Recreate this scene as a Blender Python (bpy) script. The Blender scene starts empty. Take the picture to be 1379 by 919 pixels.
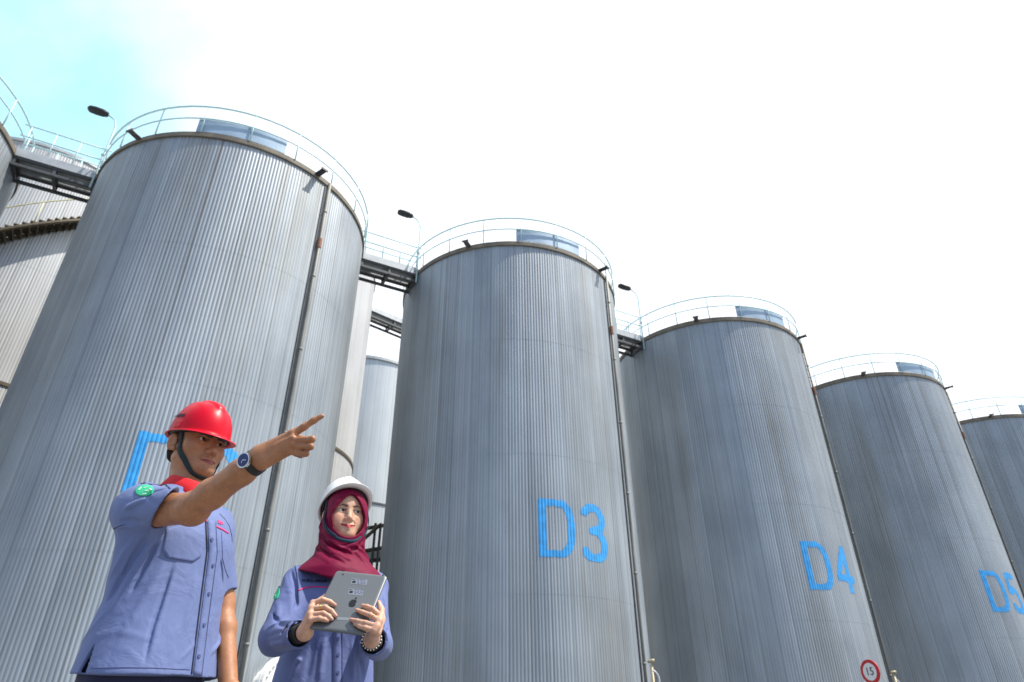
import bpy, bmesh, math, random
import numpy as np
from mathutils import Matrix, Vector

random.seed(7)
rng = np.random.default_rng(7)
SC = bpy.context.scene
COL = SC.collection
PI = math.pi

# ------------------------------------------------------------------ camera
CAMP = np.array([0.0, 0.0, 0.68])
PIT, ROLL, FPX = 0.53775728, -0.00766596, 894.2486
_c, _s = math.cos(PIT), math.sin(PIT)
_cr, _sr = math.cos(ROLL), math.sin(ROLL)
_u0 = np.array([0, -_s, _c])
FW = np.array([0, _c, _s])
RT = _cr*np.array([1.0, 0, 0]) + _sr*_u0
UP = _cr*_u0 - _sr*np.array([1.0, 0, 0])
cam = bpy.data.cameras.new('camera')
cam.sensor_fit = 'HORIZONTAL'
cam.sensor_width = 36.0
cam.lens = 36.0*FPX/1379.0
cam.clip_start = 0.05
cam.clip_end = 3000
cam.dof.use_dof = True
cam.dof.focus_distance = 2.5
cam.dof.aperture_fstop = 5.0
cob = bpy.data.objects.new('camera', cam)
COL.objects.link(cob)
M = Matrix.Identity(4)
for i in range(3):
    M[i][0], M[i][1], M[i][2], M[i][3] = RT[i], UP[i], -FW[i], CAMP[i]
cob.matrix_world = M
SC.camera = cob

# ------------------------------------------------------------------ light
SUN_EL = math.radians(60)
SUN_AZ = math.radians(97.5)            # from +Y towards +X
SDIR = Vector((math.sin(SUN_AZ)*math.cos(SUN_EL), math.cos(SUN_AZ)*math.cos(SUN_EL), math.sin(SUN_EL)))
sl = bpy.data.lights.new('sun', 'SUN')
sl.energy = 5.0
sl.angle = math.radians(0.6)
sl.color = (1.0, 0.95, 0.86)
so = bpy.data.objects.new('sun', sl)
COL.objects.link(so)
so.rotation_euler = SDIR.to_track_quat('Z', 'Y').to_euler()
so.location = (30, -5, 50)

world = bpy.data.worlds.new('World')
SC.world = world
world.use_nodes = True
nt = world.node_tree
for n in list(nt.nodes):
    nt.nodes.remove(n)
N, L = nt.nodes.new, nt.links.new
out = N('ShaderNodeOutputWorld')
bg = N('ShaderNodeBackground'); bg.inputs['Strength'].default_value = 0.1
sky = N('ShaderNodeTexSky')
sky.sky_type = 'NISHITA'; sky.sun_disc = False
sky.sun_elevation = SUN_EL; sky.sun_rotation = SUN_AZ
sky.air_density = 1.0; sky.dust_density = 1.5; sky.ozone_density = 1.0
# thin bright cloud over nearly all of the sky, with one clear gap to the upper left
tc = N('ShaderNodeTexCoord')
noi = N('ShaderNodeTexNoise'); noi.inputs['Scale'].default_value = 3.0
noi.inputs['Detail'].default_value = 7; noi.inputs['Roughness'].default_value = 0.55
L(tc.outputs['Generated'], noi.inputs['Vector'])
dot = N('ShaderNodeVectorMath'); dot.operation = 'DOT_PRODUCT'
L(tc.outputs['Generated'], dot.inputs[0])
_g = FW + RT*(-60-689.5)/FPX - UP*(10-459.5)/FPX
_g = _g/np.linalg.norm(_g)
dot.inputs[1].default_value = tuple(_g)
ad = N('ShaderNodeMath'); ad.operation = 'MULTIPLY_ADD'
L(noi.outputs['Fac'], ad.inputs[0]); ad.inputs[1].default_value = 0.10
L(dot.outputs['Value'], ad.inputs[2])
gap = N('ShaderNodeMapRange'); gap.interpolation_type = 'SMOOTHSTEP'
gap.inputs['From Min'].default_value = 0.992; gap.inputs['From Max'].default_value = 1.062
gap.inputs['To Min'].default_value = 1.0; gap.inputs['To Max'].default_value = 0.0
L(ad.outputs[0], gap.inputs['Value'])
# unseen sky behind the camera, shaped clear and blue to cut the fill light
sep = N('ShaderNodeSeparateXYZ'); L(tc.outputs['Generated'], sep.inputs[0])
yn = N('ShaderNodeMath'); yn.operation = 'MULTIPLY_ADD'; yn.inputs[1].default_value = .5
L(noi.outputs['Fac'], yn.inputs[0]); L(sep.outputs['Y'], yn.inputs[2])
front = N('ShaderNodeMapRange'); front.interpolation_type = 'SMOOTHSTEP'
front.inputs['From Min'].default_value = -.25; front.inputs['From Max'].default_value = .35
L(yn.outputs[0], front.inputs['Value'])
mul = N('ShaderNodeMath'); mul.operation = 'MULTIPLY'
L(gap.outputs['Result'], mul.inputs[0]); L(front.outputs['Result'], mul.inputs[1])
mix = N('ShaderNodeMix'); mix.data_type = 'RGBA'
L(mul.outputs[0], mix.inputs['Factor'])
skb = N('ShaderNodeMix'); skb.data_type = 'RGBA'; skb.blend_type = 'ADD'
skb.inputs['Factor'].default_value = 1.0
L(sky.outputs['Color'], skb.inputs['A'])
hz_ = N('ShaderNodeMix'); hz_.data_type = 'RGBA'
L(front.outputs['Result'], hz_.inputs['Factor'])
hz_.inputs['A'].default_value = (1.6, 2.1, 3.0, 1); hz_.inputs['B'].default_value = (2.9, 6.6, 7.4, 1)   # haze in the open sky
L(hz_.outputs['Result'], skb.inputs['B'])
L(skb.outputs['Result'], mix.inputs['A'])
cl = N('ShaderNodeMix'); cl.data_type = 'RGBA'
no2 = N('ShaderNodeTexNoise'); no2.inputs['Scale'].default_value = 1.7; no2.inputs['Detail'].default_value = 5
L(tc.outputs['Generated'], no2.inputs['Vector']); L(no2.outputs['Fac'], cl.inputs['Factor'])
cl.inputs['A'].default_value = (10.0, 10.6, 11.4, 1)
cl.inputs['B'].default_value = (11.2, 11.6, 12.0, 1)
L(cl.outputs['Result'], mix.inputs['B'])
L(mix.outputs['Result'], bg.inputs['Color'])
L(bg.outputs['Background'], out.inputs['Surface'])

SC.view_settings.view_transform = 'Standard'
SC.view_settings.look = 'None'
SC.view_settings.exposure = 0.28
SC.view_settings.gamma = 1.0
SC.view_settings.use_curve_mapping = False
SC.render.engine = 'CYCLES'
SC.cycles.max_bounces = 6
SC.cycles.use_denoising = True

# ------------------------------------------------------------------ helpers
def ray(px, py):
    d = FW + RT*(px-689.5)/FPX - UP*(py-459.5)/FPX
    return d/np.linalg.norm(d)

def at(px, py, Y):
    """the point of the place seen at this spot of the photograph, at distance Y along the yard"""
    d = ray(px, py)
    return CAMP + d*(Y/d[1])

def nodemat(name):
    m = bpy.data.materials.new(name)
    m.use_nodes = True
    t = m.node_tree
    b = t.nodes['Principled BSDF']
    return m, t, b

def simple(name, col, rough=0.5, metal=0.0, noise=0.0, nscale=20, bump=0.0, bscale=200, spec=0.5, coat=0.0):
    m, t, b = nodemat(name)
    b.inputs['Roughness'].default_value = rough
    b.inputs['Metallic'].default_value = metal
    b.inputs['Specular IOR Level'].default_value = spec
    b.inputs['Coat Weight'].default_value = coat
    b.inputs['Base Color'].default_value = (*col, 1)
    co = t.nodes.new('ShaderNodeTexCoord')
    if noise > 0:
        nz = t.nodes.new('ShaderNodeTexNoise'); nz.inputs['Scale'].default_value = nscale
        nz.inputs['Detail'].default_value = 6
        t.links.new(co.outputs['Object'], nz.inputs['Vector'])
        mr = t.nodes.new('ShaderNodeMapRange')
        mr.inputs['From Min'].default_value = .25; mr.inputs['From Max'].default_value = .75
        mr.inputs['To Min'].default_value = 1-noise; mr.inputs['To Max'].default_value = 1+noise
        t.links.new(nz.outputs['Fac'], mr.inputs['Value'])
        vm = t.nodes.new('ShaderNodeVectorMath'); vm.operation = 'SCALE'
        vm.inputs[0].default_value = col
        t.links.new(mr.outputs['Result'], vm.inputs['Scale'])
        t.links.new(vm.outputs['Vector'], b.inputs['Base Color'])
        m2 = t.nodes.new('ShaderNodeMapRange')
        m2.inputs['To Min'].default_value = max(0.02, rough-.12); m2.inputs['To Max'].default_value = min(1, rough+.12)
        t.links.new(nz.outputs['Fac'], m2.inputs['Value']); t.links.new(m2.outputs['Result'], b.inputs['Roughness'])
    if bump > 0:
        nb = t.nodes.new('ShaderNodeTexNoise'); nb.inputs['Scale'].default_value = bscale
        nb.inputs['Detail'].default_value = 4
        t.links.new(co.outputs['Object'], nb.inputs['Vector'])
        bp = t.nodes.new('ShaderNodeBump'); bp.inputs['Strength'].default_value = bump
        bp.inputs['Distance'].default_value = 0.01
        t.links.new(nb.outputs['Fac'], bp.inputs['Height'])
        t.links.new(bp.outputs['Normal'], b.inputs['Normal'])
    return m

class MB:
    """collects shapes and links them as one mesh object"""
    def __init__(s):
        s.v = []; s.f = []
    def add(s, verts, faces):
        o = len(s.v)
        s.v += [tuple(map(float, v)) for v in verts]
        s.f += [tuple(o+i for i in f) for f in faces]
    def box(s, c, size, rot=None):
        hx, hy, hz = [x/2 for x in size]
        P = [(x, y, z) for x in (-hx, hx) for y in (-hy, hy) for z in (-hz, hz)]
        if rot is not None:
            P = [rot @ Vector(p) for p in P]
        P = [(p[0]+c[0], p[1]+c[1], p[2]+c[2]) for p in P]
        s.add(P, [(0, 1, 3, 2), (4, 6, 7, 5), (0, 4, 5, 1), (2, 3, 7, 6), (0, 2, 6, 4), (1, 5, 7, 3)])
    def bar(s, a, b, w, h, upv=(0, 0, 1)):
        a = Vector(a); b = Vector(b); d = (b-a)
        x = d.normalized(); u = Vector(upv); y = u.cross(x).normalized(); z = x.cross(y)
        r = Matrix((x, y, z)).transposed()
        s.box((a+b)/2, (d.length, w, h), r)
    def tube(s, pts, r, n=8, caps=True, closed=False):
        pts = [Vector(p) for p in pts]; m = len(pts)
        rr = r if hasattr(r, '__len__') else [r]*m
        V = []; prev = None
        for i, p in enumerate(pts):
            if closed:
                t = pts[(i+1) % m]-pts[i-1]
            else:
                t = pts[min(i+1, m-1)]-pts[max(i-1, 0)]
            t.normalize()
            if prev is None:
                a = Vector((0, 0, 1)) if abs(t.z) < .9 else Vector((1, 0, 0))
                x = t.cross(a).normalized()
            else:
                x = (prev-t*prev.dot(t)).normalized()
            prev = x; y = t.cross(x)
            for k in range(n):
                g = 2*PI*k/n
                V.append(p+(x*math.cos(g)+y*math.sin(g))*rr[i])
        F = []
        for i in range(m if closed else m-1):
            j = (i+1) % m
            for k in range(n):
                F.append((i*n+k, i*n+(k+1) % n, j*n+(k+1) % n, j*n+k))
        if caps and not closed:
            F.append(tuple(range(n-1, -1, -1))); F.append(tuple((m-1)*n+k for k in range(n)))
        s.add(V, F)
    def lathe(s, prof, n=48, a0=0.0, a1=2*PI, c=(0, 0, 0), caps=False):
        """prof: list of (r, z); angle measured from -Y towards +X"""
        full = abs(a1-a0-2*PI) < 1e-6
        k = n if full else n+1
        V = []
        for i in range(k):
            g = a0+(a1-a0)*i/n
            for r, z in prof:
                V.append((c[0]+r*math.sin(g), c[1]-r*math.cos(g), c[2]+z))
        p = len(prof); F = []
        for i in range(n):
            j = (i+1) % k
            for q in range(p-1):
                F.append((i*p+q, j*p+q, j*p+q+1, i*p+q+1))
        s.add(V, F)
    def build(s, name, mat, parent=None, smooth=False, loc=None):
        me = bpy.data.meshes.new(name)
        me.from_pydata(s.v, [], s.f)
        me.materials.append(mat)
        if smooth:
            me.polygons.foreach_set('use_smooth', [True]*len(me.polygons))
        o = bpy.data.objects.new(name, me)
        COL.objects.link(o)
        if parent is not None:
            o.parent = parent
        if loc is not None:
            o.location = loc
        return o

def tag(o, label=None, cat=None, group=None, kind=None):
    if label: o['label'] = label
    if cat: o['category'] = cat
    if group: o['group'] = group
    if kind: o['kind'] = kind
    return o

def empty(name, loc=(0, 0, 0), rz=0.0):
    o = bpy.data.objects.new(name, None)
    o.empty_display_size = .2
    COL.objects.link(o)
    o.location = loc; o.rotation_euler = (0, 0, rz)
    return o

def copy_tree(o, parent=None, skip=()):
    c = o.copy(); COL.objects.link(c)
    c.parent = parent
    for ch in list(o.children):
        if ch.name.split('.')[0] not in skip:
            copy_tree(ch, c)
    return c

def bevel(o, w=.01, seg=2):
    m = o.modifiers.new('bevel', 'BEVEL'); m.width = w; m.segments = seg; m.limit_method = 'ANGLE'
    return o

# ------------------------------------------------------------------ setting
def ground_mat():
    m, t, b = nodemat('concrete_yard')
    co = t.nodes.new('ShaderNodeTexCoord')
    n1 = t.nodes.new('ShaderNodeTexNoise'); n1.inputs['Scale'].default_value = .35; n1.inputs['Detail'].default_value = 9
    t.links.new(co.outputs['Object'], n1.inputs['Vector'])
    cr = t.nodes.new('ShaderNodeValToRGB')
    cr.color_ramp.elements[0].position = .3; cr.color_ramp.elements[0].color = (.13, .128, .122, 1)
    cr.color_ramp.elements[1].position = .7; cr.color_ramp.elements[1].color = (.20, .196, .19, 1)
    t.links.new(n1.outputs['Fac'], cr.inputs['Fac']); t.links.new(cr.outputs['Color'], b.inputs['Base Color'])
    b.inputs['Roughness'].default_value = .85
    nb = t.nodes.new('ShaderNodeTexNoise'); nb.inputs['Scale'].default_value = 40; nb.inputs['Detail'].default_value = 5
    t.links.new(co.outputs['Object'], nb.inputs['Vector'])
    bp = t.nodes.new('ShaderNodeBump'); bp.inputs['Strength'].default_value = .3; bp.inputs['Distance'].default_value = .02
    t.links.new(nb.outputs['Fac'], bp.inputs['Height']); t.links.new(bp.outputs['Normal'], b.inputs['Normal'])
    return m
g = MB(); S = 1500
g.add([(-S, -S, 0), (S, -S, 0), (S, S, 0), (-S, S, 0)], [(0, 1, 2, 3)])
tag(g.build('ground', ground_mat()), kind='structure')

# ------------------------------------------------------------------ tank materials
def wall_mat(name, c0, c1, metal, rough, streak=.16, brown=.25, top=16.68):
    """weathered ribbed cladding sheet: sheet-to-sheet tone, vertical run-off streaks, brown dirt from the rim"""
    m, t, b = nodemat(name)
    Nn, Ln = t.nodes.new, t.links.new
    co = Nn('ShaderNodeTexCoord'); sp = Nn('ShaderNodeSeparateXYZ'); Ln(co.outputs['Object'], sp.inputs[0])
    an = Nn('ShaderNodeMath'); an.operation = 'ARCTAN2'; Ln(sp.outputs['X'], an.inputs[0]); Ln(sp.outputs['Y'], an.inputs[1])
    def comb(ka, kz, off=0.0):
        c = Nn('ShaderNodeCombineXYZ')
        a = Nn('ShaderNodeMath'); a.operation = 'MULTIPLY'; a.inputs[1].default_value = ka; Ln(an.outputs[0], a.inputs[0])
        z = Nn('ShaderNodeMath'); z.operation = 'MULTIPLY'; z.inputs[1].default_value = kz; Ln(sp.outputs['Z'], z.inputs[0])
        oi = Nn('ShaderNodeObjectInfo')
        r = Nn('ShaderNodeMath'); r.operation = 'MULTIPLY_ADD'; r.inputs[1].default_value = 37; r.inputs[2].default_value = off
        Ln(oi.outputs['Random'], r.inputs[0])
        Ln(a.outputs[0], c.inputs[0]); Ln(z.outputs[0], c.inputs[1]); Ln(r.outputs[0], c.inputs[2])
        return c
    # streaks
    n1 = Nn('ShaderNodeTexNoise'); n1.inputs['Scale'].default_value = 1; n1.inputs['Detail'].default_value = 6; n1.inputs['Roughness'].default_value = .65
    Ln(comb(26, .10).outputs[0], n1.inputs['Vector'])
    # blotches
    n2 = Nn('ShaderNodeTexNoise'); n2.inputs['Scale'].default_value = 1; n2.inputs['Detail'].default_value = 7
    Ln(comb(3.2, .42, 5).outputs[0], n2.inputs['Vector'])
    # sheets: one tone per sheet, 46 round the shell, 3 courses up
    fl = Nn('ShaderNodeVectorMath'); fl.operation = 'FLOOR'; Ln(comb(46/(2*PI), 0).outputs[0], fl.inputs[0])
    wn = Nn('ShaderNodeTexWhiteNoise'); wn.noise_dimensions = '3D'; Ln(fl.outputs[0], wn.inputs['Vector'])
    s1 = Nn('ShaderNodeMath'); s1.operation = 'MULTIPLY'; s1.inputs[1].default_value = .45; Ln(n1.outputs['Fac'], s1.inputs[0])
    s2 = Nn('ShaderNodeMath'); s2.operation = 'MULTIPLY_ADD'; s2.inputs[1].default_value = .45; Ln(n2.outputs['Fac'], s2.inputs[0]); Ln(s1.outputs[0], s2.inputs[2])
    s3 = Nn('ShaderNodeMath'); s3.operation = 'MULTIPLY_ADD'; s3.inputs[1].default_value = .10; Ln(wn.outputs['Value'], s3.inputs[0]); Ln(s2.outputs[0], s3.inputs[2])
    ra = Nn('ShaderNodeValToRGB')
    ra.color_ramp.elements[0].position = .5-streak; ra.color_ramp.elements[0].color = (*c0, 1)
    ra.color_ramp.elements[1].position = .5+streak; ra.color_ramp.elements[1].color = (*c1, 1)
    Ln(s3.outputs[0], ra.inputs['Fac'])
    # standing joints between the sheets: a thin dirty line with a bright lap beside it
    jm = Nn('ShaderNodeMath'); jm.operation = 'MULTIPLY'; jm.inputs[1].default_value = 46/(2*PI); Ln(an.outputs[0], jm.inputs[0])
    jf = Nn('ShaderNodeMath'); jf.operation = 'FRACT'; Ln(jm.outputs[0], jf.inputs[0])
    jr = Nn('ShaderNodeValToRGB'); e_ = jr.color_ramp.elements
    e_[0].position = 0; e_[0].color = (.72, .70, .66, 1); e_[1].position = 1; e_[1].color = (1, 1, 1, 1)
    for p_, c_ in ((.05, .74), (.07, 1.0), (.10, 1.12), (.16, 1.10), (.19, 1.0)):
        q_ = e_.new(p_); q_.color = (c_, c_, c_, 1)
    Ln(jf.outputs[0], jr.inputs['Fac'])
    jx = Nn('ShaderNodeMix'); jx.data_type = 'RGBA'; jx.blend_type = 'MULTIPLY'; jx.inputs['Factor'].default_value = .8
    Ln(ra.outputs['Color'], jx.inputs['A']); Ln(jr.outputs['Color'], jx.inputs['B'])
    # brown run-off below the rim, in narrow streaks
    n3 = Nn('ShaderNodeTexNoise'); n3.inputs['Scale'].default_value = 1; n3.inputs['Detail'].default_value = 5
    Ln(comb(60, .05, 11).outputs[0], n3.inputs['Vector'])
    hz = Nn('ShaderNodeMapRange'); hz.inputs['From Min'].default_value = top-9; hz.inputs['From Max'].default_value = top
    hz.inputs['To Min'].default_value = .25; hz.inputs['To Max'].default_value = 1
    Ln(sp.outputs['Z'], hz.inputs['Value'])
    b1 = Nn('ShaderNodeMapRange'); b1.inputs['From Min'].default_value = .52; b1.inputs['From Max'].default_value = .78
    Ln(n3.outputs['Fac'], b1.inputs['Value'])
    b2 = Nn('ShaderNodeMath'); b2.operation = 'MULTIPLY'; Ln(b1.outputs[0], b2.inputs[0]); Ln(hz.outputs[0], b2.inputs[1])
    b3 = Nn('ShaderNodeMath'); b3.operation = 'MULTIPLY'; b3.inputs[1].default_value = brown; b3.use_clamp = True; Ln(b2.outputs[0], b3.inputs[0])
    mx = Nn('ShaderNodeMix'); mx.data_type = 'RGBA'
    Ln(b3.outputs[0], mx.inputs['Factor']); Ln(jx.outputs['Result'], mx.inputs['A']); mx.inputs['B'].default_value = (.12, .085, .05, 1)
    n4 = Nn('ShaderNodeTexNoise'); n4.inputs['Scale'].default_value = 1; n4.inputs['Detail'].default_value = 5; n4.inputs['Roughness'].default_value = .6
    Ln(comb(2.3, .06, 23).outputs[0], n4.inputs['Vector'])
    g1 = Nn('ShaderNodeMapRange'); g1.inputs['From Min'].default_value = .50; g1.inputs['From Max'].default_value = .68; g1.inputs['To Max'].default_value = brown*.75
    Ln(n4.outputs['Fac'], g1.inputs['Value'])
    g2 = Nn('ShaderNodeMath'); g2.operation = 'MULTIPLY'; Ln(g1.outputs[0], g2.inputs[0])
    g3 = Nn('ShaderNodeMapRange'); g3.inputs['From Min'].default_value = .3; g3.inputs['From Max'].default_value = .6; Ln(n1.outputs['Fac'], g3.inputs['Value'])
    Ln(g3.outputs[0], g2.inputs[1])
    my = Nn('ShaderNodeMix'); my.data_type = 'RGBA'
    Ln(g2.outputs[0], my.inputs['Factor']); Ln(mx.outputs['Result'], my.inputs['A']); my.inputs['B'].default_value = (.165, .155, .12, 1)
    Ln(my.outputs['Result'], b.inputs['Base Color'])
    b.inputs['Metallic'].default_value = metal
    rr = Nn('ShaderNodeMapRange'); rr.inputs['To Min'].default_value = rough-.1; rr.inputs['To Max'].default_value = rough+.14
    Ln(n1.outputs['Fac'], rr.inputs['Value']); Ln(rr.outputs[0], b.inputs['Roughness'])
    return m

M_WALL = wall_mat('ribbed_cladding', (.245, .275, .305), (.40, .438, .472), .3, .44, streak=.165, brown=.78)
M_REAR = wall_mat('pale_ribbed_cladding', (.38, .385, .39), (.53, .53, .535), .1, .5, brown=.2, top=22.7)
M_STEEL = wall_mat('stainless_shell', (.50, .525, .525), (.62, .64, .64), .25, .32, brown=.05, top=24)
M_RIM = simple('stained_rim', (.17, .145, .11), .7, 0, .45, 2.2, .2, 30)
M_ROOF = simple('roof_sheet', (.34, .35, .36), .6, .2, .15, 1)
M_RAIL = simple('pale_blue_rail', (.52, .72, .75), .4, 0, .1, 8)
M_PANEL = simple('blue_grey_panel', (.33, .44, .55), .45, .1, .15, 1.5)
M_PIPE = simple('downpipe_metal', (.20, .195, .175), .55, .2, .35, 1.0)
M_RUST = simple('rusty_joint', (.26, .12, .07), .8, 0, .4, 9)
M_DARK = simple('dark_steel', (.085, .09, .095), .55, .3, .2, 6)
M_GALV = simple('galvanised_steel', (.42, .44, .45), .5, .3, .18, 3)
M_BLUE = simple('blue_stencil_paint', (.035, .335, .74), .6, 0, .26, 5)
M_WHITE = simple('white_painted_metal', (.78, .78, .75), .45, 0, .06, 5)
M_YEL = simple('yellowed_paint', (.50, .46, .24), .5, 0, .2, 4)
M_LAMP = simple('dark_lamp_housing', (.02, .024, .026), .5, .2, .2, 6)
M_LUG = simple('weathered_lug', (.16, .15, .15), .6, .2, .2, 6)
M_BRONZE = simple('brown_stair_steel', (.10, .075, .045), .65, .1, .35, 5)

TR, TZ = 4.541, 16.68
TC = {i: (16*(-.0078+(i-3)*.62393), 16*(1.52063+(i-3)*.33916)) for i in range(1, 8)}
NRIB = 284
def ribbed(R, z0, z1, mat, parent, nrib=NRIB, amp=.0072, nz=5, name='wall'):
    per = 8; n = nrib*per
    xs = np.arange(n)/per % 1.0
    prof = np.clip(1.3*np.sin(2*PI*xs)+.6, -1, 1)*amp
    ang = 2*PI*np.arange(n)/n
    mb = MB()
    # courses of sheet, each lapping over the one below
    cuts = [z0, z0+4.2, z0+8.4, z0+12.6, z1] if z1-z0 < 20 else [z0, z0+5.6, z0+11.2, z0+16.8, z1]
    for k in range(4):
        a_ = cuts[k]-(.03 if k else 0); b_ = cuts[k+1]; r = R+.0025*k+prof
        V = np.concatenate([np.stack([r*np.sin(ang), -r*np.cos(ang), np.full(n, z)], 1) for z in (a_, b_)])
        mb.add(V.tolist(), [(i, (i+1) % n, n+(i+1) % n, n+i) for i in range(n)])
    return mb.build(name, mat, parent, smooth=True)

# glyphs as strokes in a 0..1 wide, 0..1.45 tall cell
def in_glyph(ch, x, y):
    """vectorised inside test; x,y in metres inside the letter's own box"""
    def seg(ax, ay, bx, by, w):
        dx, dy = bx-ax, by-ay
        t = np.clip(((x-ax)*dx+(y-ay)*dy)/(dx*dx+dy*dy), 0, 1)
        return np.hypot(x-ax-t*dx, y-ay-t*dy) < w
    def arc(cx, cy, rx, ry, w, g0, g1):
        u, v = (x-cx)/rx, (y-cy)/ry
        k = np.hypot(u, v); g = np.degrees(np.arctan2(v, u)) % 360
        inside = (np.abs(k-1)*np.minimum(rx, ry) < w)
        g0m = g0 % 360; sp = g1-g0
        return inside & (((g-g0m) % 360) <= sp)
    if ch == 'D':
        o = (x > 0) & (x < 1.18) & (y > 0) & (y < 1.74)
        o &= ((x-.72)+(y-1.74)*.9 < .12) | (x < .72) | (y < 1.35)
        o &= ((x-.72)-(y)*.9 < .12) | (x < .72) | (y > .39)
        cx, cy = .60, .87
        ell = ((np.maximum(x-cx, 0)/.58)**2.6+(np.abs(y-cy)/.87)**2.6 < 1)
        inn = ((np.maximum(x-cx, 0)/.34)**2.6+(np.abs(y-cy)/.66)**2.6 < 1) & (x > .25)
        return (x > 0) & (y > 0) & (y < 1.74) & ell & ~inn
    w = .132
    if ch == '3':
        return arc(.46, 1.28, .37, .36, w, -88, 165) | arc(.46, .50, .42, .42, w, -165, 92) | seg(.40, .92, .52, .92, w*.9)
    if ch == '2':
        return arc(.46, 1.24, .38, .40, w, -35, 165) | seg(.78, 1.03, .14, .12, w) | ((x > .05) & (x < .9) & (y > 0) & (y < .22))
    if ch == '4':
        return seg(.70, .06, .70, 1.62, w) | seg(.66, 1.62, .10, .58, w) | seg(.10, .52, .98, .52, w)
    if ch == '5':
        return seg(.22, 1.62, .82, 1.62, w) | seg(.22, 1.60, .16, .92, w) | arc(.44, .54, .42, .46, w, -160, 130)
    if ch == '6':
        return arc(.46, .50, .38, .42, w, 0, 360) | seg(.12, .6, .62, 1.66, w)
    return x > 9

def number_part(txt, parent, zb=5.20, deg=11.0):
    """painted stencil number lying on the ribs of the shell"""
    mb = MB()
    cw = .018
    a0 = math.radians(deg)
    # jagged stencil edge: every rib crest shifts the edge a little
    for ci, ch in enumerate(txt):
        x0 = a0*TR + (0 if ci == 0 else 1.43)
        nx, nz = int(1.3/cw), int(1.78/cw)
        X, Y = np.meshgrid((np.arange(nx)+.5)*cw, (np.arange(nz)+.5)*cw, indexing='ij')
        # brushed over the ribs: the edge wanders a little from rib to rib
        rb = np.floor((x0+X)/TR*NRIB/(2*PI)).astype(int)
        jr = rng.uniform(-1, 1, 4000)
        ins = in_glyph(ch, X+.012*jr[(rb*7) % 4000], Y+.022*jr[(rb*13+5) % 4000])
        idx = {}
        for i in range(nx):
            for k in range(nz):
                if not ins[i, k]: continue
                q = []
                for di, dk in ((0, 0), (1, 0), (1, 1), (0, 1)):
                    key = (i+di, k+dk)
                    if key not in idx:
                        a = (x0+key[0]*cw)/TR
                        xr = (a*NRIB/(2*PI)) % 1.0
                        r = TR+.0072*max(-1, min(1, 1.3*math.sin(2*PI*xr)+.6))+.009
                        idx[key] = len(mb.v)
                        mb.v.append((r*math.sin(a), -r*math.cos(a), zb+key[1]*cw))
                    q.append(idx[key])
                mb.f.append(tuple(q))
    return mb.build('tank_number', M_BLUE, parent)

def ring_rail(mb, R, z, r, n=72, a0=0, a1=2*PI):
    full = abs(a1-a0-2*PI) < 1e-6
    pts = [(R*math.sin(a0+(a1-a0)*i/n), -R*math.cos(a0+(a1-a0)*i/n), z) for i in range(n if full else n+1)]
    mb.tube(pts, r, 6, closed=full)

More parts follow.
